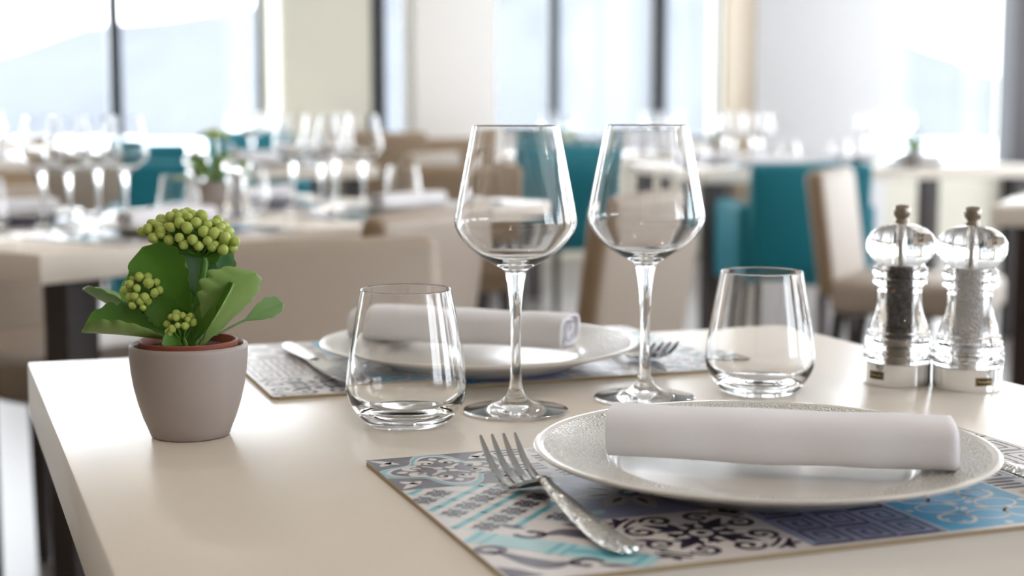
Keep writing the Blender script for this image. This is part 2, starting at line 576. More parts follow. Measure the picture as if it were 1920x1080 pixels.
def dirv(deg):
    return Vector((sin(rad(deg)), cos(rad(deg)), 0))
R2, L2 = dirv(36.9), dirv(-53.1)
C2 = at(75, 478)
table_from_corners('long cream dining table beyond the potted plant, turned cornerwise, laid for four', rect(C2, R2, 1.5, L2, 0.8), 0.20)
C4 = at(712, 311) - A * 0.8
table_from_corners('cream dining table beyond the cornerwise long table, beige chair at its near side', rect(C4, A, 0.8, B, 0.8))
C6 = at(1318, 320)
table_from_corners('long cream dining table before the wide white column, teal armchair at its near side', rect(C6, A, 1.65, B, 0.8))
C7 = at(1858, 386)
table_from_corners('cream dining table at the right edge, seen past the salt mill', rect(C7, dirv(115), 1.3, dirv(25), 0.8))
C8 = Vector((0.06, 7.9, TT))
table_from_corners('cream dining table far back by the slim mullions, small green plant on it', rect(C8, A, 1.3, B, 0.8))
C9 = room(-4.4, -1.75, TT)
table_from_corners('cream dining table far back left under the wide window', rect(C9, A, 1.5, B, 0.8))
C10 = room(-2.2, -1.3, TT)
table_from_corners('cream dining table far back against the beige pier', rect(C10, A, 1.0, B, 0.7))

# ------------------------------------------------------------------ chairs
def make_chair(fab, side, arms, top=0.80, w=0.44):
    """origin on the floor under the seat centre, sitter looks towards +y"""
    t = thing('armchair' if arms else 'dining_chair', '', 'chair')
    h = w / 2
    s = MB()
    s.box((-h, -0.23, 0.345), (h, 0.25, 0.455), 0.03, 4)
    s.build('seat', fab, t, angle=60)
    b = MB()
    lean = Matrix.Translation((0, -0.2, 0.40)) @ Matrix.Rotation(rad(8), 4, 'X')
    vs = b.box((-h, -0.062, 0.0), (h, 0.0, (top - 0.40) / cos(rad(8))), 0.026, 4)
    for v in vs:
        # the back swells a little towards the sitter at half height
        v.co = lean @ v.co
    b.bm.faces.ensure_lookup_table()
    bmesh.ops.recalc_face_normals(b.bm, faces=b.bm.faces[:])
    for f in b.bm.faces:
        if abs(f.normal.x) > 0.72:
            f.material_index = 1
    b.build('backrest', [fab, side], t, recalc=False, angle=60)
    for sx in (-1, 1):
        for y0, y1 in ((0.2, 0.21), (-0.2, -0.25)):
            l = MB()
            l.tube([(sx * (h - 0.04), y1, 0.0), (sx * (h - 0.045), y0, 0.35)], [0.016, 0.022], 8)
            l.build('leg', M['wood'], t)
        if arms:
            a = MB()
            a.box((sx * h - 0.035, -0.24, 0.335), (sx * h + 0.035, 0.22, 0.645), 0.025, 4)
            a.build('armrest', fab, t, angle=60)
    return t
def chair(kind, loc, deg, label, top=0.80):
    """deg: direction the sitter looks, clockwise from straight ahead of the camera"""
    fab, side, arms = {'beige': (M['beige'], M['brown'], False), 'brown': (M['brown'], M['brown'], False), 'teal': (M['teal'], M['teal'], True)}[kind]
    key = ('chair', kind, top)
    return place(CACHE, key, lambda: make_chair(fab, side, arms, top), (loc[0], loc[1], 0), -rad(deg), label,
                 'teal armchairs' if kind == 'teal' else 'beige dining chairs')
def back_at(px, py, top, deg, off=0.285):
    """seat centre of a chair whose backrest top (middle, outer side) shows at that pixel"""
    p = at(px, py, top)
    return p + dirv(deg) * off
BDEG = -20.7
p = at(598, 452, 0.785) - B * 0.19
chair('beige', p, BDEG + 180, 'beige upholstered chair across the front table, its wide backrest behind the far plate', 0.785)
e = at(683, 400, 0.80)
chair('beige', e + dirv(25) * 0.22 + dirv(-65) * 0.27, -65, 'beige chair seen from its lit back at the side of the cornerwise long table', 0.80)
e = at(1110, 376, 0.80)
chair('beige', e + dirv(33) * 0.22 + dirv(-57) * 0.27, -57, 'beige chair with pale back showing between the two wine glasses', 0.80)
e = at(1545, 318, 0.80)
chair('beige', e + dirv(26) * 0.22 + dirv(116) * 0.25, 116, 'beige chair turned side on behind the pepper mill, seat towards the right', 0.80)
def chair_px(kind, px, py, D, deg, label, off):
    """a chair whose backrest top shows at that pixel, D metres out; its height follows"""
    q = atd(px, py, D)
    top = round(min(max(q.z, 0.78), 0.88) / 0.02) * 0.02
    q.z = 0
    chair(kind, q + dirv(deg) * off, deg, label, top)
chair_px('teal', 1522, 305, 5.5, -3, 'teal armchair seen from behind, left of the pepper mill', 0.285)
chair_px('beige', 196, 311, 5.9, BDEG, 'beige chair seen from behind, at the table past the cornerwise long table', 0.285)
chair_px('teal', 352, 300, 5.2, BDEG + 4, 'teal armchair just left of the distant pepper mill', 0.285)
chair('teal', (C2 + R2 * 0.55 + L2 * 1.75), 100, 'teal armchair under whose seat light shows, left edge behind the long table', 0.80)
chair('beige', (C2 + R2 * 0.60 + L2 * 0.93 + A * 0.07), 180 - 53.1, 'beige chair with rounded seat at the left edge, across the cornerwise table', 0.80)
chair_px('teal', 268, 268, 7.8, BDEG, 'teal armchair farther back, above the beige chair back at left', 0.285)
chair_px('teal', 474, 238, 7.72, BDEG + 180, 'teal armchair half hidden by far glasses below the beige pier', 0.2)
chair_px('beige', 800, 287, 6.9, -62, 'pale beige chair with lit back right of the middle table', 0.25)
chair_px('brown', 862, 312, 5.3, -15, 'tan chair just left of the front left wine glass rim', 0.25)
chair_px('brown', 716, 247, 7.65, BDEG, 'tan chair at the foot of the dark window post', 0.25)
chair_px('brown', 826, 260, 8.3, BDEG, 'tan chair below the slim white column', 0.2)
chair_px('teal', 1048, 268, 6.9, BDEG, 'teal armchair showing through the left wine glass bowl', 0.25)
chair_px('brown', 45, 262, 8.52, BDEG + 180, 'tan chair low in the far left window', 0.2)

# ------------------------------------------------------------------ table glass
def smooth_prof(p, n=3):
    out = []
    for i in range(len(p) - 1):
        p0, p1, p2, p3 = p[max(i - 1, 0)], p[i], p[i + 1], p[min(i + 2, len(p) - 1)]
        for k in range(n):
            t = k / n
            out.append(tuple(max(0.0, 0.5 * (2 * p1[c] + (p2[c] - p0[c]) * t + (2 * p0[c] - 5 * p1[c] + 4 * p2[c] - p3[c]) * t * t + (3 * p1[c] - p0[c] - 3 * p2[c] + p3[c]) * t ** 3)) for c in (0, 1)))
    out.append(p[-1])
    return out
def make_wine_glass(seg=72):
    out = [(0.0, 0.0), (0.036, 0.0), (0.0405, 0.0006), (0.0416, 0.0014), (0.0405, 0.0022), (0.034, 0.0032), (0.024, 0.0048), (0.0145, 0.0078), (0.0085, 0.0120), (0.0055, 0.019),
           (0.0043, 0.030), (0.0040, 0.050), (0.0041, 0.070), (0.0048, 0.085), (0.0062, 0.098), (0.0078, 0.107), (0.0088, 0.1115),
           (0.0130, 0.1145), (0.0200, 0.1180), (0.0285, 0.1235), (0.0372, 0.1310), (0.0435, 0.1385), (0.0468, 0.1445), (0.0479, 0.1495),
           (0.0474, 0.1545), (0.0455, 0.1650), (0.0418, 0.1840), (0.0370, 0.2080), (0.0348, 0.2190), (0.0339, 0.2236), (0.03382, 0.2240)]
    rim = [(0.03365, 0.2244), (0.0334, 0.2245), (0.03315, 0.2244), (0.0330, 0.2240), (0.03308, 0.2236), (0.0339, 0.2190)]
    inn = [(0.0361, 0.2080), (0.0409, 0.1840), (0.0445, 0.1650), (0.0463, 0.1545), (0.0467, 0.1495), (0.0455, 0.1445), (0.0421, 0.1388), (0.0357, 0.1315),
           (0.0270, 0.1245), (0.0180, 0.1200), (0.0090, 0.1178), (0.0, 0.1172)]
    mb = MB()
    mb.lathe(smooth_prof(out[3:], 3) and out[:3] + smooth_prof(out[3:], 3) + rim + smooth_prof(inn, 3), seg)
    o = mb.build('wine_glass', M['glass'], angle=80)
    return tag(o, '', 'glass')
def make_tumbler(seg=72):
    out = [(0.0, 0.0012), (0.020, 0.0010), (0.0275, 0.0), (0.0310, 0.0006), (0.0365, 0.0065), (0.0415, 0.0135), (0.0446, 0.0205), (0.0459, 0.0270), (0.0458, 0.0330),
           (0.0447, 0.0420), (0.0420, 0.0600), (0.0383, 0.0810), (0.0352, 0.0970), (0.0343, 0.1015), (0.03418, 0.1020)]
    rim = [(0.03395, 0.1025), (0.0336, 0.10265), (0.0332, 0.1025), (0.0330, 0.1020), (0.0331, 0.1015), (0.0340, 0.0970)]
    inn = [(0.0370, 0.0810), (0.0407, 0.0600), (0.0433, 0.0420), (0.0443, 0.0330), (0.0443, 0.0280), (0.0428, 0.0225), (0.0392, 0.0170), (0.0330, 0.0125), (0.0230, 0.0098), (0.0110, 0.0088), (0.0, 0.0085)]
    mb = MB()
    mb.lathe(out[:3] + smooth_prof(out[3:], 3) + rim + smooth_prof(inn, 3), seg)
    o = mb.build('tumbler', M['glass'], angle=80)
    return tag(o, '', 'glass')
def glassware(kind, p, label, group, seg=None):
    far = p.y > 1.6
    key = (kind, far)
    mk = {'wine': make_wine_glass, 'tumbler': make_tumbler}[kind]
    return place(CACHE, key, lambda: mk(28 if far else 80), (p.x, p.y, TT + 0.0003), 0, label, group)
glassware('wine', at(967, 772), 'clear wine glass in front, left one of the two big stems', 'wine glasses on the front table')
glassware('wine', at(1208, 748), 'clear wine glass in front, right one of the two big stems', 'wine glasses on the front table')
glassware('tumbler', at(763, 793), 'clear tapered tumbler beside the left wine glass, before the far plate', 'tumblers on the front table')
glassware('tumbler', at(1424, 735), 'clear tapered tumbler behind the near rolled napkin, beside the pepper mill', 'tumblers on the front table')

# ------------------------------------------------------------------ plates, napkins, cutlery
def make_plate(seg=128):
    z = 0.0
    prof = [(0.0, 0.0022), (0.080, 0.0022), (0.083, 0.0), (0.087, 0.0), (0.091, 0.0035), (0.110, 0.0090), (0.130, 0.0150), (0.1440, 0.0192), (0.1458, 0.0205),
            (0.1462, 0.0216), (0.1452, 0.0224), (0.1425, 0.0222), (0.1400, 0.0214),
            (0.130, 0.0185), (0.118, 0.0158), (0.108, 0.0140), (0.0995, 0.0130), (0.0972, 0.0124), (0.0955, 0.0105), (0.0935, 0.0084), (0.0900, 0.0076), (0.060, 0.0070), (0.0, 0.0068)]
    mi = [0] * (len(prof) - 1)
    for k in range(12, 16):
        mi[k] = 1
    mb = MB()
    mb.lathe(prof, seg, mi=mi)
    return tag(mb.build('charger_plate', [M['porcelain'], M['emboss']], angle=50), '', 'plate')
def make_napkin(L=0.211, seed=1):
    """a sheet of linen rolled up flat: a spiral in section, drawn out along x"""
    r = random.Random(seed)
    turns, n = 3.15, 110
    th = 0.0030
    out, inn = [], []
    for i in range(n + 1):
        f = i / n
        a = -pi / 2 - 0.5 + 2 * pi * turns * (1 - f)
        s = 1.0 - 0.245 * turns * f * 0.98
        ca, sa = cos(a), sin(a)
        ex = 0.60
        x = math.copysign(abs(ca) ** ex, ca)
        y = math.copysign(abs(sa) ** ex, sa)
        out.append((0.032 * s * x, 0.0166 * s * y))
        s2 = s - 0.105
        inn.append((0.032 * s2 * x, 0.0166 * s2 * y))
    loop = out + inn[::-1]
    mb = MB()
    nx = 40
    ph = [r.uniform(0, 6.28) for _ in range(6)]
    rings = []
    for k in range(nx + 1):
        f = k / nx
        x = (f - 0.5) * L
        # soft unevenness of the cloth along its length
        w = 1 + 0.03 * sin(5 * f + ph[0]) + 0.02 * sin(13 * f + ph[1])
        hgt = 1 + 0.045 * sin(6.5 * f + ph[2]) + 0.025 * sin(15 * f + ph[3])
        dz = 0.0012 * sin(4 * f + ph[4])
        ring = []
        for j, (y, z) in enumerate(loop):
            xx = x + (0.002 * sin(j * 0.11 + ph[5]) if k in (0, nx) else 0)
            rip = 0.0005 * sin(22 * f + j * 0.12)
            ring.append(mb.bm.verts.new((xx, y * w + rip, 0.0172 + z * hgt + (dz if z > 0 else 0))))
        rings.append(ring)
    m = len(loop)
    for a, b in zip(rings, rings[1:]):
        for j in range(m):
            mb.bm.faces.new((a[j], a[(j + 1) % m], b[(j + 1) % m], b[j]))
    for rg in (rings[0], rings[-1]):
        for j in range(n):
            mb.bm.faces.new((rg[j], rg[j + 1], rg[m - 2 - j], rg[m - 1 - j]))
    return tag(mb.build('rolled_napkin', M['linen'], angle=60), '', 'napkin')
def make_fork():
    """tines towards +y, resting on z = 0; origin at the handle end"""
    t = thing('fork', '', 'fork')
    def prof(y):      # height along the fork
        return 0.0035 + 0.0075 * math.exp(-((y - 0.118) / 0.030) ** 2) - 0.003 * max(0, (y - 0.138) / 0.03) * (y < 0.172) + max(0, (y - 0.160)) ** 1.6 * 3.9 - (0.003 if y >= 0.172 else 0)
    h = MB()
    st = [(0.0, 0.0070), (0.003, 0.0092), (0.012, 0.0104), (0.035, 0.0098), (0.070, 0.0076), (0.100, 0.0050), (0.118, 0.0036), (0.128, 0.0036)]
    rings = []
    for y, w in st:
        z = 0.003 + 0.010 * max(0, min(1, (y - 0.03) / 0.10)) ** 1.5
        rings.append([h.bm.verts.new(q) for q in ((-w, y, z - 0.0005), (-w * 0.7, y, z - 0.0016), (w * 0.7, y, z - 0.0016), (w, y, z - 0.0005), (w * 0.7, y, z + 0.0011), (0, y, z + 0.0016), (-w * 0.7, y, z + 0.0011))])
    for a, b in zip(rings, rings[1:]):
        for k in range(7):
            h.bm.faces.new((a[k], a[(k + 1) % 7], b[(k + 1) % 7], b[k]))
    h.bm.faces.new(rings[0]); h.bm.faces.new(rings[-1])
    h.build('handle', M['hammered'], t, angle=60)
    hd = MB()
    ys = [0.124, 0.132, 0.140, 0.148, 0.155]
    ws = [0.0040, 0.0085, 0.0118, 0.0128, 0.0132]
    zs = [0.0126, 0.0095, 0.0052, 0.0026, 0.0022]
    thk = 0.0011
    def strip(xa, xb, yy, zz):
        rr = []
        for k in range(len(yy)):
            dip = 0.0
            rr.append([hd.bm.verts.new(q) for q in ((xa[k], yy[k], zz[k] - thk), (xb[k], yy[k], zz[k] - thk), (xb[k], yy[k], zz[k] + thk), (xa[k], yy[k], zz[k] + thk))])
        for a, b in zip(rr, rr[1:]):
            for k in range(4):
                hd.bm.faces.new((a[k], a[(k + 1) % 4], b[(k + 1) % 4], b[k]))
        hd.bm.faces.new(rr[0]); hd.bm.faces.new(rr[-1])
    strip([-w for w in ws], ws, ys, zs)
    hd.build('head', M['steel'], t, angle=50)
    for k in range(4):
        hd = MB()
        c0 = (k - 1.5) * 0.0072
        ty = [0.1545, 0.165, 0.178, 0.190, 0.200, 0.2075]
        tw = [0.0024, 0.0023, 0.0021, 0.0019, 0.0016, 0.0008]
        tz = [0.0022, 0.0026, 0.0055, 0.0105, 0.0168, 0.0225]
        cc = [c0 * (1 + 0.02 * i) for i in range(6)]
        strip([c - w for c, w in zip(cc, tw)], [c + w for c, w in zip(cc, tw)], ty, tz)
        hd.build('tine', M['steel'], t, angle=50)
    return t
def make_knife():
    """blade towards +y, origin at the handle end, resting on z = 0"""
    t = thing('table_knife', '', 'knife')
    h = MB()
    st = [(0.0, 0.0050), (0.004, 0.0080), (0.02, 0.0092), (0.05, 0.0086), (0.08, 0.0070), (0.098, 0.0058)]
    rings = []
    for y, w in st:
        z = 0.0045
        rings.append([h.bm.verts.new((w * cos(2 * pi * k / 12), y, z + 0.0040 * (w / 0.0092) * sin(2 * pi * k / 12))) for k in range(12)])
    for a, b in zip(rings, rings[1:]):
        for k in range(12):
            h.bm.faces.new((a[k], a[(k + 1) % 12], b[(k + 1) % 12], b[k]))
    h.bm.faces.new(rings[0]); h.bm.faces.new(rings[-1])
    h.build('handle', M['hammered'], t, angle=60)
    b = MB()
    pts = [(-0.006, 0.097), (-0.007, 0.115), (-0.008, 0.16), (-0.0085, 0.205), (-0.006, 0.220), (0.0, 0.230), (0.006, 0.218), (0.0095, 0.19), (0.0100, 0.15), (0.0085, 0.118), (0.006, 0.097)]
    b.prism(pts[::-1], 0.0038, 0.0054)
    b.build('blade', M['steel'], t, smooth=False)
    return t

# ------------------------------------------------------------------ printed placemats (patchwork of tiles)
W_, P_, T_, PL_, N_, BL_, V_, G_, E_ = range(9)
MATS = [M[k] for k in ('pw', 'pp', 'pt', 'pl', 'pn', 'pb', 'pv', 'pg', 'pe')]
def make_placemat():
    LU, LV, TH = 0.442, 0.287, 0.0026
    mb = MB()
    # body with clipped corners
    c = 0.006
    body = [(c, 0), (LU - c, 0), (LU, c), (LU, LV - c), (LU - c, LV), (c, LV), (0, LV - c), (0, c)]
    mb.prism([(u, -v) for u, v in body], 0, TH, E_)
    def flat(pts, mi, layer):
        z = TH + 0.00006 * layer
        pts = [(min(max(u, 0.0006), LU - 0.0006), min(max(v, 0.0006), LV - 0.0006)) for u, v in pts]
        mb.poly([(u, -v, z) for u, v in pts], mi)
    def ribbon(pts, w, mi, layer):
        n = len(pts)
        L, R = [], []
        for i, (x, y) in enumerate(pts):
            x0, y0 = pts[max(i - 1, 0)]
            x1, y1 = pts[min(i + 1, n - 1)]
            dx, dy = x1 - x0, y1 - y0
            d = math.hypot(dx, dy) or 1
            ww = (w(i / (n - 1)) if callable(w) else w) / 2
            L.append((x - dy / d * ww, y + dx / d * ww))
            R.append((x + dy / d * ww, y - dx / d * ww))
        for i in range(n - 1):
            flat([L[i], L[i + 1], R[i + 1], R[i]], mi, layer)
    def spiral(cx, cy, r0, a0, turns, w, mi, layer, hand=1, r1=0.12):
        pts = []
        for i in range(22):
            f = i / 21
            r = r0 * (1 - (1 - r1) * f)
            a = a0 + hand * turns * 2 * pi * f
            pts.append((cx + r * cos(a), cy + r * sin(a)))
        ribbon(pts, lambda f: w * (0.45 + 1.0 * sin(pi * min(1, 0.15 + f * 0.8))), mi, layer)
        disc(pts[-1][0], pts[-1][1], w * 0.8, mi, layer, 8)
    def disc(x, y, r, mi, layer, n=16, ry=None):
        flat([(x + r * cos(2 * pi * k / n), y + (ry or r) * sin(2 * pi * k / n)) for k in range(n)], mi, layer)
    def leafshape(x, y, a, l, w, mi, layer):
        pts = []
        for k in range(9):
            f = k / 8
            pts.append((f * l, w / 2 * sin(pi * f ** 0.8)))
        for k in range(7, 0, -1):
            f = k / 8
            pts.append((f * l, -w / 2 * sin(pi * f ** 0.8)))
        flat([(x + p * cos(a) - q * sin(a), y + p * sin(a) + q * cos(a)) for p, q in pts], mi, layer)
    def quatre(cx, cy, R, mi, layer, k=0.20):
        n = 56
        flat([(cx + R * (1 - k + k * cos(4 * t)) * cos(t), cy + R * (1 - k + k * cos(4 * t)) * sin(t)) for t in (2 * pi * i / n for i in range(n))], mi, layer)
    def bg(u0, v0, u1, v1, mi):
        flat([(u0, v0), (u1, v0), (u1, v1), (u0, v1)], mi, 1)
    def t_quat(u0, v0, u1, v1):
        cx, cy, h = (u0 + u1) / 2, (v0 + v1) / 2, min(u1 - u0, v1 - v0) / 2
        bg(u0, v0, u1, v1, P_)
        for sx in (-1, 1):
            for sy in (-1, 1):
                x, y = cx + sx * h * 0.80, cy + sy * h * 0.80
                leafshape(x - 0.010 * sx, y - 0.010 * sy, math.atan2(sy, sx), 0.024, 0.007, W_, 2)
                leafshape(x + 0.004 * sx, y - 0.012 * sy, math.atan2(sy, -sx), 0.015, 0.006, W_, 2)
        quatre(cx, cy, h * 1.10, W_, 3)
        quatre(cx, cy, h * 1.06, T_, 4)
        quatre(cx, cy, h * 0.95, W_, 5)
        quatre(cx, cy, h * 0.87, P_, 6)
        for q in range(4):
            a = q * pi / 2
            for s in (-1, 1):
                x, y = cx + h * 0.47 * cos(a) - s * h * 0.18 * sin(a), cy + h * 0.47 * sin(a) + s * h * 0.18 * cos(a)
                spiral(x, y, h * 0.15, a + s * 2.2, 0.8, 0.0040, W_, 7, -s, 0.35)
            leafshape(cx + h * 0.60 * cos(a), cy + h * 0.60 * sin(a), a, h * 0.20, 0.006, W_, 7)
            disc(cx + h * 0.13 * cos(a + pi / 4), cy + h * 0.13 * sin(a + pi / 4), 0.0034, W_, 7, 10)
            ribbon([(cx + h * 0.2 * cos(a + 0.78), cy + h * 0.2 * sin(a + 0.78)), (cx + h * 0.42 * cos(a + 0.78), cy + h * 0.42 * sin(a + 0.78))], 0.0026, W_, 7)
        disc(cx, cy, 0.003, P_, 8, 10)
    def motif(x, y, s):
        for q in range(4):
            a = q * pi / 2 + pi / 4
            spiral(x + s * 0.50 * cos(a), y + s * 0.50 * sin(a), s * 0.36, a + 2.6, 0.75, 0.0022, P_, 3, 1, 0.3)
            leafshape(x + s * 0.55 * cos(a - pi / 4), y + s * 0.55 * sin(a - pi / 4), a - pi / 4, s * 0.5, s * 0.32, P_, 3)
        disc(x, y, s * 0.2, P_, 3, 8)
        disc(x, y, s * 0.09, PL_, 4, 8)
    def clipline(u0, v0, u1, v1, k, slope, w, mi, layer):
        # line u + slope * v = k inside the tile
        pts = []
        for i in range(41):
            v = v0 + (v1 - v0) * i / 40
            u = k - slope * v
            if u0 <= u <= u1:
                pts.append((u, v))
        if len(pts) > 1:
            ribbon([pts[0], pts[-1]], w, mi, layer)
    def t_lattice(u0, v0, u1, v1):
        bg(u0, v0, u1, v1, W_)
        st = 0.042
        for j in range(-4, 10):
            clipline(u0, v0, u1, v1, u0 + v0 + j * st + 0.012, 1.0, 0.0046, T_, 2)
            clipline(u0, v0, u1, v1, u0 - v0 + j * st * 0.62 - 0.06, -1.0, 0.0018, PL_, 2)
        for i in range(-1, 5):
            for j in range(-2, 6):
                # rows that run with the turquoise bands
                k = u0 + v0 + i * st + 0.033
                d = u0 - v0 + j * st * 0.62 - 0.047
                x, y = (k + d) / 2, (k - d) / 2
                if u0 + 0.006 < x < u1 - 0.004 and v0 + 0.006 < y < v1 - 0.006:
                    motif(x, y, 0.0095)
    def t_banner(u0, v0, u1, v1):
        bg(u0, v0, u1, v1, W_)
        def band(off, w, mi, layer, lo=0.06, hi=0.97):
            a = (u0 + (u1 - u0) * lo, v0 + (v1 - v0) * lo + off)
            b = (u0 + (u1 - u0) * hi, v0 + (v1 - v0) * hi + off)
            ribbon([a, b], w, mi, layer)
        band(0.0, 0.023, PL_, 2)
        band(0.0125, 0.0016, PL_, 3, 0.02, 1)
        for f, w in ((0.10, 0.004), (0.17, 0.002), (0.50, 0.004), (0.56, 0.003), (0.90, 0.004)):
            x, y = u0 + (u1 - u0) * f, v0 + (v1 - v0) * f
            ribbon([(x - 0.008, y + 0.008), (x + 0.008, y - 0.008)], w, T_, 3)
        for f in (0.66, 0.78):
            x, y = u0 + (u1 - u0) * f, v0 + (v1 - v0) * f
            leafshape(x - 0.012, y - 0.010, 0.6, 0.030, 0.009, T_, 3)
        for s, ox, oy in ((1, 0.026, 0.062), (-1, 0.062, 0.026)):
            x, y = u0 + ox, v0 + oy
            # a fat S scroll beside the band
            arm = []
            for i in range(25):
                f = i / 24 - 0.5
                arm.append((x + f * 0.038, y + f * 0.038 - s * 0.007 * cos(f * 2 * pi) * -1))
            ribbon(arm, lambda f: 0.0025 + 0.012 * sin(pi * f) ** 2, P_, 2)
            spiral(x + 0.019 + s * 0.002, y + 0.019 - s * 0.006, 0.0095, 0.2, 0.75, 0.004, P_, 2, -s, 0.4)
            spiral(x - 0.019 + s * 0.002, y - 0.019 - s * 0.006, 0.0095, 3.4, 0.75, 0.004, P_, 2, s, 0.4)
            leafshape(x + s * 0.002 - 0.03, y - 0.034 + 0.003 * s, 0.9, 0.018, 0.006, P_, 3)
            leafshape(x + 0.026, y + 0.018, 0.5, 0.020, 0.006, P_, 3)
        flat([(u0 + 0.001, v1 - 0.024), (u0 + 0.012, v1 - 0.014), (u0 + 0.020, v1 - 0.001), (u0 + 0.001, v1 - 0.001)], P_, 2)
        flat([(u1 - 0.022, v0 + 0.001), (u1 - 0.001, v0 + 0.001), (u1 - 0.001, v0 + 0.022), (u1 - 0.012, v0 + 0.012)], P_, 2)
    def t_snow(u0, v0, u1, v1):
        bg(u0, v0, u1, v1, W_)
        cx, cy, h = (u0 + u1) / 2, (v0 + v1) / 2, (u1 - u0) / 2
        for q in range(4):
            a = q * pi / 2 + pi / 4
            leafshape(cx + h * 0.16 * cos(a), cy + h * 0.16 * sin(a), a, h * 0.66, h * 0.20, N_, 3)
            for s in (-1, 1):
                leafshape(cx + h * 0.30 * cos(a), cy + h * 0.30 * sin(a), a + s * 0.75, h * 0.34, h * 0.12, N_, 3)
            b = q * pi / 2
            leafshape(cx + h * 0.20 * cos(b), cy + h * 0.20 * sin(b), b, h * 0.30, h * 0.13, N_, 3)
            for s in (-1, 1):
                leafshape(cx + h * 0.36 * cos(b), cy + h * 0.36 * sin(b), b + s * 1.1, h * 0.15, h * 0.08, N_, 3)
                x, y = cx + h * 0.70 * cos(b) - s * h * 0.30 * sin(b), cy + h * 0.70 * sin(b) + s * h * 0.30 * cos(b)
                spiral(x, y, h * 0.22, b + s * 1.5, 1.15, 0.0026, N_, 3, -s, 0.25)
            ang = a
            for d in (0.98, 1.10):
                ribbon([(cx + h * d * cos(ang + t) * 1.02, cy + h * d * sin(ang + t) * 1.02) for t in (-0.22, -0.11, 0, 0.11, 0.22)], 0.0026, N_, 2)
            leafshape(cx + h * 1.12 * cos(a), cy + h * 1.12 * sin(a), a + 0.8, 0.010, 0.005, N_, 3)
            leafshape(cx + h * 1.12 * cos(a), cy + h * 1.12 * sin(a), a - 0.8, 0.010, 0.005, N_, 3)
        ring = [(cx + h * 0.20 * cos(t), cy + h * 0.20 * sin(t)) for t in (2 * pi * k / 24 for k in range(25))]
        ribbon(ring, 0.0034, N_, 4)
        disc(cx, cy, h * 0.07, N_, 4, 12)
    def t_key(u0, v0, u1, v1, base=V_, ink=N_):
        bg(u0, v0, u1, v1, base)
        n = 3
        sx, sy = (u1 - u0 - 0.004) / n, (v1 - v0 - 0.004) / n
        w = 0.0019
        for i in range(n):
            for j in range(n):
                x0, y0 = u0 + 0.002 + i * sx, v0 + 0.002 + j * sy
                P = lambda a, b: (x0 + a * sx, y0 + (b if (i + j) % 2 else 1 - b) * sy)
                path = [(0.04, 0.04), (0.94, 0.04), (0.94, 0.94), (0.20, 0.94), (0.20, 0.24), (0.74, 0.24), (0.74, 0.74), (0.42, 0.74), (0.42, 0.46), (0.56, 0.46)]
                for p, q in zip(path, path[1:]):
                    ribbon([P(*p), P(*q)], w, ink, 2)
        ribbon([(u0, v1 - 0.001), (u1, v1 - 0.001)], w, ink, 2)
    def t_blue(u0, v0, u1, v1):
        bg(u0, v0, u1, v1, BL_)
        cx, cy, h = (u0 + u1) / 2, (v0 + v1) / 2, (u1 - u0) / 2
        for q in range(4):
            a = q * pi / 2
            ex, ey = cx + h * 0.48 * cos(a), cy + h * 0.48 * sin(a)
            ribbon([(ex + h * 0.30 * cos(t), ey + h * 0.22 * sin(t)) for t in (2 * pi * k / 24 for k in range(25))], 0.0016, W_, 2)
            b = a + pi / 4
            spiral(cx + h * 0.80 * cos(b), cy + h * 0.80 * sin(b), h * 0.32, b + 2.4, 0.8, 0.0018, W_, 2, 1, 0.4)
            spiral(cx + h * 0.80 * cos(b), cy + h * 0.80 * sin(b), h * 0.32, b - 2.4, 0.8, 0.0018, W_, 2, -1, 0.4)
            leafshape(cx + h * 0.10 * cos(b), cy + h * 0.10 * sin(b), b, 0.010, 0.005, W_, 2)
            disc(cx + h * 0.92 * cos(a), cy + h * 0.92 * sin(a), 0.0026, W_, 2, 10)
    def t_check(u0, v0, u1, v1):
        bg(u0, v0, u1, v1, W_)
        n = 4
        s = (u1 - u0) / n
        for i in range(n):
            for j in range(n):
                if (i + j) % 2 == 0:
                    x, y = u0 + i * s, v0 + j * (v1 - v0) / n
                    for k in range(3):
                        flat([(x + 0.001, y + 0.002 + k * 0.007), (x + s - 0.001, y + 0.002 + k * 0.007), (x + s - 0.001, y + 0.006 + k * 0.007), (x + 0.001, y + 0.006 + k * 0.007)], P_, 2)
                else:
                    disc(u0 + (i + 0.5) * s, v0 + (j + 0.5) * (v1 - v0) / n, s * 0.32, G_, 2, 12)
    def t_flower(u0, v0, u1, v1):
        bg(u0, v0, u1, v1, V_)
        cx, cy, h = (u0 + u1) / 2, (v0 + v1) / 2, min(u1 - u0, v1 - v0) / 2
        for q in range(8):
            a = q * pi / 4
            leafshape(cx + h * 0.18 * cos(a), cy + h * 0.18 * sin(a), a, h * 0.72, h * 0.34, G_, 2)
            leafshape(cx + h * 0.30 * cos(a), cy + h * 0.30 * sin(a), a, h * 0.35, h * 0.10, P_, 3)
        disc(cx, cy, h * 0.16, P_, 3)
        disc(cx, cy, h * 0.08, PL_, 4)
        for q in range(4):
            a = q * pi / 2 + pi / 4
            leafshape(cx + h * 1.05 * cos(a), cy + h * 1.05 * sin(a), a, h * 0.3, h * 0.2, PL_, 2)
    cols = [0.0, 0.0865, 0.1745, 0.2625, 0.3505, 0.4415]
    rows = [0.0005, 0.089, 0.1935, 0.2825]
    grid = [[t_quat, t_check, t_flower, t_blue, t_snow], [t_lattice, t_flower, t_quat, t_lattice, lambda *a: t_key(*a, base=W_, ink=P_)], [t_banner, t_snow, t_key, t_blue, t_check]]
    flat([(0, 0), (LU, 0), (LU, LV), (0, LV)], W_, 0.5) if False else None
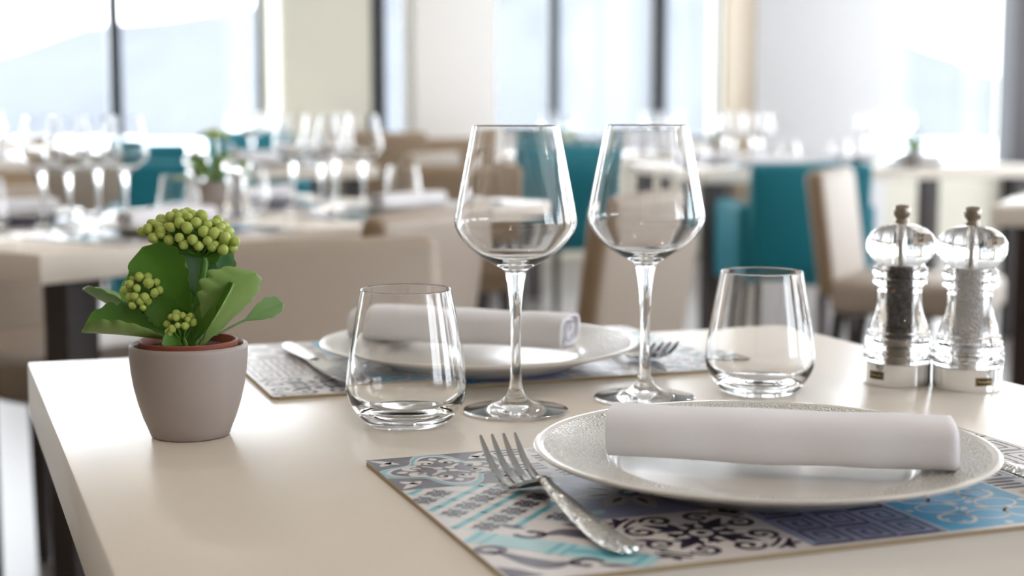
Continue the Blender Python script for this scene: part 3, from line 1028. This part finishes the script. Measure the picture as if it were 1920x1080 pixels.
    mb.prism([(u, -v) for u, v in [(0.0008, 0.0068), (0.0068, 0.0008), (LU - 0.0068, 0.0008), (LU - 0.0008, 0.0068), (LU - 0.0008, LV - 0.0068), (LU - 0.0068, LV - 0.0008), (0.0068, LV - 0.0008), (0.0008, LV - 0.0068)]][::-1], TH - 0.001, TH + 0.00003, W_)
    for j in range(3):
        for i in range(5):
            grid[j][i](cols[i] + 0.0007, rows[j], cols[i + 1] - 0.0007, rows[j + 1] - 0.0007)
    # all print faces look up
    o = mb.build('placemat', MATS, smooth=False, recalc=False)
    me = o.data
    bm = bmesh.new()
    bm.from_mesh(me)
    for f in bm.faces:
        if f.normal.z < 0 and f.calc_center_median().z > TH - 0.0005:
            f.normal_flip()
    bm.to_mesh(me)
    bm.free()
    return tag(o, '', 'placemat')
def make_far_placemat():
    """the same mat where the photo shows only blurred fields of colour"""
    mb = MB()
    mb.box((0, -0.287, 0), (0.442, 0, 0.0026), 0.0, mi=7)
    for i in range(5):
        for j in range(3):
            mi = [6, 3, 7, 5, 0, 7, 6, 1, 0, 6, 3, 0, 6, 5, 1][i * 3 + j]
            mb.box((0.002 + i * 0.088, -0.093 - j * 0.094, 0.0024), (0.086 + i * 0.088, -0.004 - j * 0.094, 0.00275), 0.0, mi=mi)
    return tag(mb.build('placemat', MATS, smooth=False), '', 'placemat')

def setting_mat(near, c, rz, label):
    """c: the mat's corner at the upper left of the sitter"""
    return place(CACHE, ('mat', near), make_placemat if near else make_far_placemat, (c.x, c.y, TT + 0.0002), rz, label, 'placemats on the front table' if near else 'placemats on the tables behind')
MZ = TT + 0.0030
P1 = at(683, 871)
setting_mat(True, Vector((P1.x, P1.y, 0)), rad(90 - 69.8), 'blue and plum tile print placemat under the near plate')
P2 = at(510, 751)
ang2 = rad(90 - 70.4)
e1, e2 = Vector((cos(ang2), sin(ang2), 0)), Vector((-sin(ang2), cos(ang2), 0))
P2c = P2 + e1 * 0.442
setting_mat(True, P2c, ang2 + pi, 'blue and plum tile print placemat under the far plate')
PZ = MZ + 0.0004
def plate(p, z, label, group, far=False):
    return place(CACHE, ('plate', far), lambda: make_plate(48 if far else 160), (p[0], p[1], z), 0, label, group)
plate((0.160, 0.961), PZ, 'white charger plate nearest, embossed rim, thick napkin lying across it', 'charger plates on the front table')
plate((-0.030, 1.403), PZ, 'white charger plate on the far side of the front table, behind the left tumbler', 'charger plates on the front table')
NZ = PZ + 0.0134
def napkin(p, z, rz, label, group, seed=1, L=0.211):
    return place(CACHE, ('napkin', seed), lambda: make_napkin(L, seed), (p[0], p[1], z), rz, label, group)
napkin((0.1690, 0.9500), NZ, math.atan2(-0.0467, 0.2138), 'white linen napkin rolled flat on the nearest plate', 'rolled napkins on the front table', 1)
napkin((-0.046, 1.435), NZ + 0.001, math.atan2(-0.0735, 0.21), 'white linen napkin rolled up on the far plate behind the wine glass stem', 'rolled napkins on the front table', 2)
def fork(p, z, rz, label, group):
    return place(CACHE, 'fork', make_fork, (p[0], p[1], z), rz, label, group)
def knife(p, z, rz, label, group):
    return place(CACHE, 'knife', make_knife, (p[0], p[1], z), rz, label, group)
fork((0.0617, 0.7890), MZ + 0.0004, math.atan2(0.0488, 0.134), 'steel fork with hammered handle left of the nearest plate', 'cutlery on the front table')
fk = Vector((0.140, 1.385)) - Vector((-B.x, -B.y)) * 0.205
fork((fk.x, fk.y), MZ + 0.0004, ROT + pi, 'steel fork at the right of the far plate, tines towards the tumbler', 'cutlery on the front table')
k0 = Vector((-0.219, 1.488))
knife((k0.x, k0.y), MZ + 0.0004, math.atan2(-0.077, -0.188) + pi if False else math.atan2(-(-0.142 + 0.219), 1.301 - 1.488), 'steel table knife left of the far plate, blade towards the left tumbler', 'cutlery on the front table')
kk = Vector((0.3215, 0.967)) - Vector((B.x, B.y)) * 0.085
knife((kk.x, kk.y), MZ + 0.0004, ROT, 'steel table knife right of the nearest plate, cut off by the frame', 'cutlery on the front table')

# ------------------------------------------------------------------ salt and pepper mills
def make_mill(fill, badge_deg, label, loc):
    t = thing('pepper_mill' if fill == 'pepper' else 'salt_mill', label, 'mill', loc, 0, 'clear acrylic mills on the front table')
    seg = 64
    m = MB()
    m.lathe([(0.0, 0.0), (0.0282, 0.0), (0.0290, 0.0008), (0.0290, 0.0190), (0.0284, 0.0198), (0.0, 0.0198)], seg)
    m.build('base', M['chrome'], t, angle=30)
    m = MB()
    out = [(0.0288, 0.0202), (0.0294, 0.0212), (0.0297, 0.0225)]
    z = 0.0225
    for k in range(5):                      # the turned ridges of the foot
        r = [0.0298, 0.0298, 0.0293, 0.0282, 0.0266][k]
        out += [(r, z + 0.0008), (r, z + 0.0032), (r - 0.0014, z + 0.0042), (r - 0.0014, z + 0.0047)]
        z += 0.0050
    out += [(0.0246, 0.0515), (0.0222, 0.0575), (0.0200, 0.0645), (0.0189, 0.0720), (0.0186, 0.0790), (0.0190, 0.0840), (0.0200, 0.0862), (0.0226, 0.0872), (0.0234, 0.0895),
            (0.0230, 0.0920), (0.0215, 0.0930), (0.0216, 0.0940), (0.0232, 0.0952), (0.0237, 0.0980), (0.0232, 0.1008), (0.0214, 0.1020), (0.0205, 0.1036)]
    inn = [(0.0118, 0.1036), (0.0118, 0.0202)]
    m.lathe(out + inn, seg, closed=True)
    m.build('body', M['acrylic'], t, angle=40)
    m = MB()
    cap = [(0.0034, 0.1046), (0.0200, 0.1046), (0.0222, 0.1062), (0.0262, 0.1105), (0.0288, 0.1155), (0.0298, 0.1205), (0.0291, 0.1255), (0.0262, 0.1305), (0.0215, 0.1345), (0.0155, 0.1372), (0.0090, 0.1385), (0.0034, 0.1388)]
    m.lathe(cap, seg, closed=True)
    m.build('cap', M['acrylic'], t, angle=50)
    m = MB()
    m.lathe([(0.0, 0.1040), (0.0026, 0.1040), (0.0026, 0.1400), (0.0, 0.1400)], 20)
    m.build('spindle', M['steel'], t)
    m = MB()
    m.lathe([(0.0, 0.1392), (0.0060, 0.1392), (0.0064, 0.1402), (0.0058, 0.1420), (0.0050, 0.1432), (0.0052, 0.1442), (0.0066, 0.1456), (0.0072, 0.1490), (0.0069, 0.1525), (0.0056, 0.1548), (0.0030, 0.1556), (0.0, 0.1557)], 32)
    m.build('knob', M['brushed'], t, angle=50)
    m = MB()
    m.lathe([(0.0, 0.0392), (0.0113, 0.0392), (0.0113, 0.1030), (0.0, 0.1030)], 40)
    m.build('peppercorns' if fill == 'pepper' else 'coarse_salt', M[fill], t)
    m = MB()
    m.lathe([(0.0, 0.0204), (0.0110, 0.0204), (0.0110, 0.0300), (0.0102, 0.0310), (0.0102, 0.0330), (0.0112, 0.0340), (0.0112, 0.0384), (0.0, 0.0384)], 40)
    m.build('grinder', M['brushed'] if fill == 'pepper' else M['chrome'], t, angle=30)
    # the little badge on the foot, with its pale lettering too small to read
    def plaque(w, h, z, r, a0=0.0, n=8):
        vs = []
        for k in range(n + 1):
            a = a0 + (k / n - 0.5) * w / r
            vs.append([(r * sin(a), -r * cos(a), z - h / 2), (r * sin(a), -r * cos(a), z + h / 2), ((r - 0.001) * sin(a), -(r - 0.001) * cos(a), z + h / 2), ((r - 0.001) * sin(a), -(r - 0.001) * cos(a), z - h / 2)])
        return vs
    def add(mb, rows):
        rr = [[mb.bm.verts.new(q) for q in row] for row in rows]
        for a, b in zip(rr, rr[1:]):
            for k in range(4):
                mb.bm.faces.new((a[k], a[(k + 1) % 4], b[(k + 1) % 4], b[k]))
        mb.bm.faces.new(rr[0]); mb.bm.faces.new(rr[-1])
    a0 = rad(badge_deg)
    m = MB()
    add(m, plaque(0.0155, 0.0072, 0.0095, 0.0294, a0))
    bd = m.build('badge', M['badge'], t, angle=30)
    m = MB()
    for w, h, z, da in ((0.0143, 0.0004, 0.0127, 0), (0.0143, 0.0004, 0.0063, 0), (0.0004, 0.0064, 0.0095, -0.0071), (0.0004, 0.0064, 0.0095, 0.0071)):
        add(m, plaque(w, h, z, 0.02955, a0 + da / 0.0294, 4))
    for k, hh in enumerate((0.0026, 0.0016, 0.0018, 0.0016, 0.0016, 0.0024, 0.0016)):
        add(m, plaque(0.0008, hh, 0.0089 + hh / 2 - 0.0003, 0.02955, a0 + (k - 3) * 0.0017 / 0.0294, 2))
        if k % 2:
            add(m, plaque(0.0013, 0.0005, 0.0093, 0.02955, a0 + (k - 3) * 0.0017 / 0.0294, 2))
    m.build('badge_lettering', M['badgeline'], bd, smooth=False)
    return t
pm = at(1682, 717)
make_mill('pepper', -52, 'clear acrylic mill filled with black peppercorns', (pm.x, pm.y, TT))
sm = at(1813, 726)
make_mill('salt', 12, 'clear acrylic mill filled with white coarse salt', (sm.x, sm.y, TT))

# ------------------------------------------------------------------ the kalanchoe in its pot
def lathe_part(name, prof, m, parent, seg=64, closed=False, angle=40):
    mb = MB()
    mb.lathe(prof, seg, closed=closed)
    return mb.build(name, m, parent, angle=angle)
def leaf_mesh(L, W, bend=0.3, fold=0.35, scal=7, sdepth=0.07, stalk=0.16, roll=0.0, rng=None):
    """leaf along +x, upper side +z, with a stalk, scalloped rim and a folded midrib; bend > 0 droops the tip"""
    nu, nv = 44, 10
    mb = MB()
    top, bot = [], []
    for i in range(nu + 1):
        f = i / nu
        if f < stalk:
            hw = 0.07 + 0.05 * f / stalk
        else:
            g = (f - stalk) / (1 - stalk)
            hw = 0.10 + 0.90 * max(0.0, sin(pi * min(1, g) ** 1.6)) ** 0.60 if g < 1 else 0.0
            hw = max(hw * (1.0 if g < 0.999 else 0), 0.0)
            if g > 0.22:
                hw += sdepth * (abs(sin(scal * pi * g)) - 0.5) * min(1, (g - 0.22) * 4) * (1 - g ** 8)
            if g > 0.93:
                hw *= max(0.0, (1 - g) / 0.07) ** 0.55
        hw = max(hw, 0.004) * W / 2
        a = bend * f
        x = L * (sin(a) / bend if abs(bend) > 1e-3 else f)
        z = -L * ((1 - cos(a)) / bend if abs(bend) > 1e-3 else 0)
        rt, rb = [], []
        for j in range(nv + 1):
            s = j / nv * 2 - 1
            fo = fold * min(1, f * 3)
            y = hw * s * cos(fo * abs(s) * 0.7)
            dz = hw * abs(s) ** 1.4 * sin(fo) + roll * hw * s * f
            nrm = Vector((sin(a), 0, cos(a)))
            p = Vector((x, y, z)) + nrm * dz
            th = 0.0007 * (1 - abs(s) ** 3) + 0.00025
            rt.append(mb.bm.verts.new(p + nrm * th))
            rb.append(mb.bm.verts.new(p - nrm * th))
        top.append(rt)
        bot.append(rb)
    for i in range(nu):
        for j in range(nv):
            mb.bm.faces.new((top[i][j], top[i + 1][j], top[i + 1][j + 1], top[i][j + 1]))
            mb.bm.faces.new((bot[i][j], bot[i][j + 1], bot[i + 1][j + 1], bot[i + 1][j])).material_index = 1
        for j in (0, nv):
            q = (top[i][j], bot[i][j], bot[i + 1][j], top[i + 1][j])
            mb.bm.faces.new(q).material_index = 1
    for i in (0, nu):
        for j in range(nv):
            mb.bm.faces.new((top[i][j], top[i][j + 1], bot[i][j + 1], bot[i][j]))
    return mb
def make_plant(base):
    t = thing('potted_kalanchoe', 'potted plant with green buds in a mauve grey planter, left front', 'plant', base)
    lathe_part('planter', [(0.0, 0.0), (0.0262, 0.0), (0.0284, 0.0012), (0.0302, 0.0060), (0.0335, 0.0140), (0.0370, 0.0250), (0.0398, 0.0370), (0.0415, 0.0480), (0.0424, 0.0580), (0.0427, 0.0650),
                            (0.0425, 0.0672), (0.0412, 0.0682), (0.0398, 0.0676), (0.0392, 0.0655), (0.0390, 0.0560), (0.0370, 0.0360), (0.0330, 0.0180), (0.0260, 0.0060), (0.0, 0.0050)], M['pot'], t, 96, angle=60)
    lathe_part('nursery_pot', [(0.0, 0.0070), (0.0240, 0.0070), (0.0318, 0.0560), (0.0322, 0.0600), (0.0352, 0.0605), (0.0358, 0.0702), (0.0352, 0.0710), (0.0338, 0.0706), (0.0328, 0.0640), (0.0, 0.0625)], M['terra'], t, 72, angle=40)
    lathe_part('soil', [(0.0, 0.0668), (0.015, 0.0672), (0.0300, 0.0655), (0.0322, 0.0648)], M['soil'], t, 40)
    PX = 2556.0
    def P(x, y, d=0.0):
        """picture offset -> plant space; d: towards the camera is negative"""
        s = (1 + d / 1.13)
        return Vector(((x - 351) / PX * s, d, 0.067 + (645 - y) / PX * s + d * 0.12))
    def leaf(base, tip, face, W, bend, fold, m='leaf', roll=0.0, scal=6, sd=0.17, stalk=0.12):
        b, e = P(*base), P(*tip)
        d = e - b
        L = d.length * (1 + bend * bend / 24)
        mb = leaf_mesh(L, W, bend, fold, scal, sd, stalk, roll)
        x = d.normalized()
        n = Vector(face)
        y = n.cross(x).normalized()
        z = x.cross(y)
        R = Matrix((x, y, z)).transposed().to_4x4()
        o = mb.build('leaf', [M[m], M['leafunder'] if m == 'leaf' else M[m]], t, angle=60)
        o.matrix_local = Matrix.Translation(b) @ R @ Matrix.Rotation(-bend / 2, 4, 'Y')
        return o
    # (base px, tip px with depth, direction its upper side looks, width m, bend, fold)
    leaf((352, 632, -0.012), (166, 604, -0.024), (0.10, -0.10, 1.0), 0.054, 0.15, 0.62)              # broad folded leaf over the left rim
    leaf((330, 622, 0.010), (148, 553, 0.018), (0.30, 0.15, 0.95), 0.034, -0.35, 0.5, 'leafpale')     # pale one behind it, seen edge on
    leaf((366, 592, -0.004), (276, 456, -0.010), (-0.25, -0.93, 0.28), 0.044, 0.25, 0.25)             # tall leaf facing us
    leaf((318, 610, 0.012), (224, 538, 0.016), (-0.15, -0.80, 0.58), 0.026, 0.2, 0.2, 'leaflime')     # young leaf behind the left buds
    leaf((370, 590, 0.010), (360, 440, 0.016), (0.05, -0.95, 0.30), 0.032, 0.2, 0.2, 'leafdusk')                  # behind the stem
    leaf((378, 590, 0.016), (408, 478, 0.024), (0.25, -0.92, 0.30), 0.024, 0.2, 0.2, 'leafdusk')
    leaf((380, 640, -0.012), (486, 500, -0.014), (-0.62, 0.55, 0.50), 0.060, -0.15, 0.40)
    leaf((376, 640, -0.017), (452, 512, -0.026), (-0.62, -0.55, 0.50), 0.036, 0.10, 0.45)            # big leaf on the right, folded
    leaf((398, 632, 0.006), (524, 577, 0.012), (-0.10, -0.80, 0.60), 0.018, 0.2, 0.3, 'leafpale', 0.0, 4, 0.17, 0.45)
    leaf((372, 630, -0.018), (412, 552, -0.022), (-0.35, -0.90, 0.20), 0.016, 0.15, 0.4)
    leaf((340, 628, -0.008), (300, 545, -0.014), (-0.2, -0.88, 0.42), 0.024, 0.2, 0.3)
    leaf((360, 628, 0.006), (318, 560, 0.020), (-0.3, -0.7, 0.6), 0.026, 0.2, 0.3)
    leaf((366, 632, -0.004), (392, 575, 0.016), (0.2, -0.8, 0.55), 0.026, 0.2, 0.3)
    leaf((345, 636, -0.020), (330, 596, -0.030), (0.0, -0.8, 0.6), 0.020, 0.2, 0.3)
    leaf((340, 470, -0.002), (306, 430, -0.010), (-0.4, -0.8, 0.35), 0.010, 0.2, 0.3, 'leaf', 0, 3, 0.0)   # bracts under the flower head
    leaf((385, 500, 0.0), (414, 462, -0.006), (0.3, -0.9, 0.3), 0.010, 0.2, 0.3, 'leaf', 0, 3, 0.0)
    leaf((352, 480, 0.002), (326, 432, 0.008), (-0.3, -0.8, 0.4), 0.012, 0.2, 0.3, 'leaf', 0, 3, 0.0)
    # stems
    def stalk(pts, rads):
        mb = MB()
        mb.tube([P(*p) for p in pts], [r for r in rads], 10)
        return mb.build('stem', M['stem'], t, angle=80)
    stalk([(360, 655, 0.0), (368, 590, 0.0), (376, 540, -0.003), (388, 490, -0.004), (384, 468, -0.002)], [0.0030, 0.0028, 0.0026, 0.0024, 0.0022])
    stalk([(352, 655, 0.002), (350, 560, 0.002), (346, 500, 0.002), (335, 455, 0.0)], [0.0026, 0.0024, 0.0020, 0.0018])
    stalk([(340, 650, -0.006), (310, 600, -0.012), (286, 560, -0.014), (278, 548, -0.014)], [0.0024, 0.0022, 0.0018, 0.0015])
    stalk([(356, 650, -0.014), (354, 620, -0.022), (352, 600, -0.024)], [0.0022, 0.0018, 0.0014])
    # flower heads: buds on short stalks
    budm = None
    def head(name, foot, buds):
        nonlocal budm
        mb = MB()
        fp = P(*foot)
        for (bx, by, bd, br) in buds:
            q = P(bx, by, bd)
            mid = fp.lerp(q, 0.55) + Vector((0, 0, -0.002))
            mb.tube([fp, mid, q], [0.0010, 0.0008, 0.0007], 6)
        h = mb.build(name, M['stem'], t, angle=80)
        for (bx, by, bd, br) in buds:
            if budm is None:
                m2 = MB()
                m2.lathe([(0.0, -1.05), (0.35, -0.98), (0.75, -0.62), (0.97, -0.12), (0.98, 0.22), (0.82, 0.62), (0.50, 0.92), (0.22, 1.06), (0.0, 1.10)], 14)
                for v in m2.bm.verts:
                    a = math.atan2(v.co.y, v.co.x)
                    k = 1 + 0.05 * cos(4 * a)
                    v.co.x *= k
                    v.co.y *= k
                o = m2.build('bud', M['bud'], h, angle=80)
                budm = o
            else:
                o = budm.copy()
                COL.objects.link(o)
                o.parent = h
            q = P(bx, by, bd)
            d = (q - fp).normalized() + Vector((rnd.uniform(-.2, .2), rnd.uniform(-.2, .2), 0.4))
            r = br / PX
            o.matrix_local = Matrix.Translation(q) @ d.to_track_quat('Z', 'Y').to_matrix().to_4x4() @ Matrix.Scale(r, 4)
    r = random.Random(11)
    def scatter(cx, cy, rx, ry, n, rb, tilt=0.0, dd=0.0, mind=0.80):
        out = []
        tries = 0
        while len(out) < n and tries < 6000:
            tries += 1
            a, b = r.uniform(0, 2 * pi), r.uniform(-0.55, 1)
            q = math.sqrt(max(0, 1 - b * b))
            x, d, y = rx * q * cos(a), rx * 0.62 * q * sin(a), -ry * b
            x0, y0 = cx + x, cy + y + tilt * x
            br = r.uniform(*rb)
            dp = dd + d / PX
            if all((x0 - o[0]) ** 2 + (y0 - o[1]) ** 2 + ((dp - o[2]) * PX) ** 2 > (mind * (br + o[3])) ** 2 for o in out):
                out.append((x0, y0, dp, br))
        return out
    b1 = scatter(366, 436, 68, 32, 50, (8.5, 11.5), 0.14) + scatter(300, 432, 28, 17, 14, (8, 10.5), -0.05, -0.004) + scatter(420, 446, 26, 24, 12, (9, 11.5), 0.25, -0.008)
    head('flower_head', (378, 480, -0.002), b1)
    b2 = scatter(276, 532, 31, 24, 22, (7.5, 10), 0.05, -0.014) + scatter(272, 556, 16, 15, 9, (6, 8), 0, -0.018)
    head('flower_head', (284, 580, -0.012), b2)
    b3 = scatter(350, 588, 25, 20, 16, (5.5, 8), -0.2, -0.026)
    head('flower_head', (352, 622, -0.020), b3)
    return t
pp = at(355, 815)
make_plant((pp.x + 0.001, pp.y, TT))

# ------------------------------------------------------------------ settings on the tables behind
def small_plant(p, label, s=1.0):
    def mk():
        t = thing('small_potted_plant', '', 'plant')
        lathe_part('planter', [(0.0, 0.0), (0.028, 0.0), (0.036, 0.020), (0.041, 0.045), (0.0425, 0.066), (0.040, 0.068), (0.038, 0.060), (0.0, 0.058)], M['pot'], t, 32)
        r = random.Random(5)
        for k in range(9):
            a = k * 2.4
            mb = leaf_mesh(0.075, 0.036, 0.5, 0.3, 5, 0.05, 0.14)
            o = mb.build('leaf', [M['leaf'], M['leafunder']], t, angle=60)
            el = 0.35 + 0.11 * k
            o.matrix_local = Matrix.Translation((0.008 * cos(a), 0.008 * sin(a), 0.062)) @ Matrix.Rotation(a, 4, 'Z') @ Matrix.Rotation(-el, 4, 'Y')
        mb = MB()
        mb.tube([(0, 0, 0.06), (0.004, 0, 0.15)], [0.003, 0.002], 8)
        st = mb.build('stem', M['stem'], t)
        mb = MB()
        for k in range(22):
            a, q = k * 2.4, 0.026 * math.sqrt(k / 22)
            bmesh.ops.create_icosphere(mb.bm, subdivisions=1, radius=0.0055, matrix=Matrix.Translation((0.004 + q * cos(a), q * sin(a), 0.160 - q * 0.4)))
        mb.build('flower_head', M['bud'], t)
        return t
    o = place(CACHE, 'small_plant', mk, (p.x, p.y, TT), rnd.uniform(0, 6), label, 'small plants on the tables behind')
    o.scale = (s, s, s)
    return o
def far_mill(p, fill, label):
    def mk():
        t = thing('pepper_mill' if fill == 'pepper' else 'salt_mill', '', 'mill')
        lathe_part('base', [(0.0, 0.0), (0.029, 0.0), (0.029, 0.0195), (0.0, 0.0195)], M['chrome'], t, 24, angle=30)
        lathe_part('body', [(0.0292, 0.0200), (0.0296, 0.035), (0.0250, 0.050), (0.0190, 0.066), (0.0187, 0.082), (0.0232, 0.090), (0.0232, 0.100), (0.0205, 0.1036), (0.0118, 0.1036), (0.0118, 0.0200)], M['acrylic'], t, 28, True)
        lathe_part('cap', [(0.0, 0.1046), (0.0200, 0.1046), (0.0288, 0.1155), (0.0298, 0.1205), (0.0262, 0.1305), (0.0155, 0.1372), (0.0, 0.1388)], M['acrylic'], t, 28)
        lathe_part('knob', [(0.0, 0.1392), (0.0060, 0.1392), (0.0050, 0.1432), (0.0072, 0.1490), (0.0056, 0.1548), (0.0, 0.1557)], M['brushed'], t, 16)
        lathe_part('peppercorns' if fill == 'pepper' else 'coarse_salt', [(0.0, 0.0202), (0.0113, 0.0202), (0.0113, 0.1030), (0.0, 0.1030)], M[fill], t, 20)
        return t
    return place(CACHE, ('farmill', fill), mk, (p.x, p.y, TT), 0, label, 'acrylic mills on the tables behind')

def lay(c, d1, l1, d2, l2, where, seats, detail=True, glasses=2):
    """c, d1, d2: table corner and directions; seats: (along, side) with side 0 = the near long edge, 1 = the far one"""
    for name, al, side in seats:
        fwd = d2 if side == 0 else -d2
        right = d1 if side == 0 else -d1
        edge = c + d1 * al + (Vector() if side == 0 else d2 * l2)
        rz = math.atan2(right.y, right.x)
        mc = edge + fwd * 0.297 - right * 0.221
        ph = name + where
        setting_mat(False, mc, rz, 'patterned placemat at the ' + ph)
        pc = edge + fwd * 0.155
        plate((pc.x, pc.y), TT + 0.0034, 'white plate at the ' + ph, 'plates on the tables behind', True)
        napkin((pc.x, pc.y), TT + 0.0034 + 0.0148, rz + rad(rnd.uniform(-8, 8)), 'white rolled napkin at the ' + ph, 'rolled napkins on the tables behind', 1 if rnd.random() < .5 else 2)
        g0 = edge + fwd * 0.335
        glassware('wine', g0 + right * 0.05, 'right hand wine glass at the ' + ph, 'wine glasses on the tables behind')
        if glasses > 1:
            glassware('wine', g0 - right * 0.07 + fwd * 0.02, 'left hand wine glass at the ' + ph, 'wine glasses on the tables behind')
        glassware('tumbler', g0 + right * 0.17 - fwd * 0.02, 'clear tumbler at the ' + ph, 'tumblers on the tables behind')
        if detail:
            f0 = edge + fwd * 0.03 - right * 0.178
            fork((f0.x, f0.y), MZ, rz, 'steel fork at the ' + ph, 'cutlery on the tables behind')
            k1 = edge + fwd * 0.03 + right * 0.178
            knife((k1.x, k1.y), MZ, rz, 'steel knife at the ' + ph, 'cutlery on the tables behind')
four = [('near left seat, ', 0.40, 0), ('near right seat, ', 1.10, 0), ('far left seat, ', 0.40, 1), ('far right seat, ', 1.10, 1)]
lay(C2, R2, 1.5, L2, 0.8, 'cornerwise long table', four)
lay(C4, A, 0.8, B, 0.8, 'table past the cornerwise one', [('near seat, ', 0.4, 0), ('far seat, ', 0.4, 1)], False)
lay(C6, A, 1.65, B, 0.8, 'table before the wide white column', four, False)
lay(C7, dirv(115), 1.3, dirv(25), 0.8, 'table at the right edge', [('near left seat, ', 0.42, 0), ('far left seat, ', 0.42, 1)], False)
lay(C8, A, 1.3, B, 0.8, 'table by the slim mullions', [('near left seat, ', 0.35, 0), ('near right seat, ', 0.98, 0), ('far right seat, ', 0.98, 1)], False)
lay(C9, A, 1.5, B, 0.8, 'table under the wide window', four, False)
lay(C10, A, 1.1, B, 0.7, 'table by the beige pier', [('near left seat, ', 0.30, 0), ('near right seat, ', 0.82, 0)], False)
small_plant(C2 + R2 * 0.75 + L2 * 0.40, 'small plant on the cornerwise long table, behind the big plant', 1.2)
small_plant(at(1711, 316), 'small plant on the table before the right window')
small_plant(C8 + A * 0.42 + B * 0.42, 'small plant far back at the slim mullion')
far_mill(atd(371, 390, 3.55), 'pepper', 'distant pepper mill beside the small plant on the cornerwise table')
far_mill(atd(446, 402, 3.2), 'salt', 'distant salt mill on the cornerwise long table')
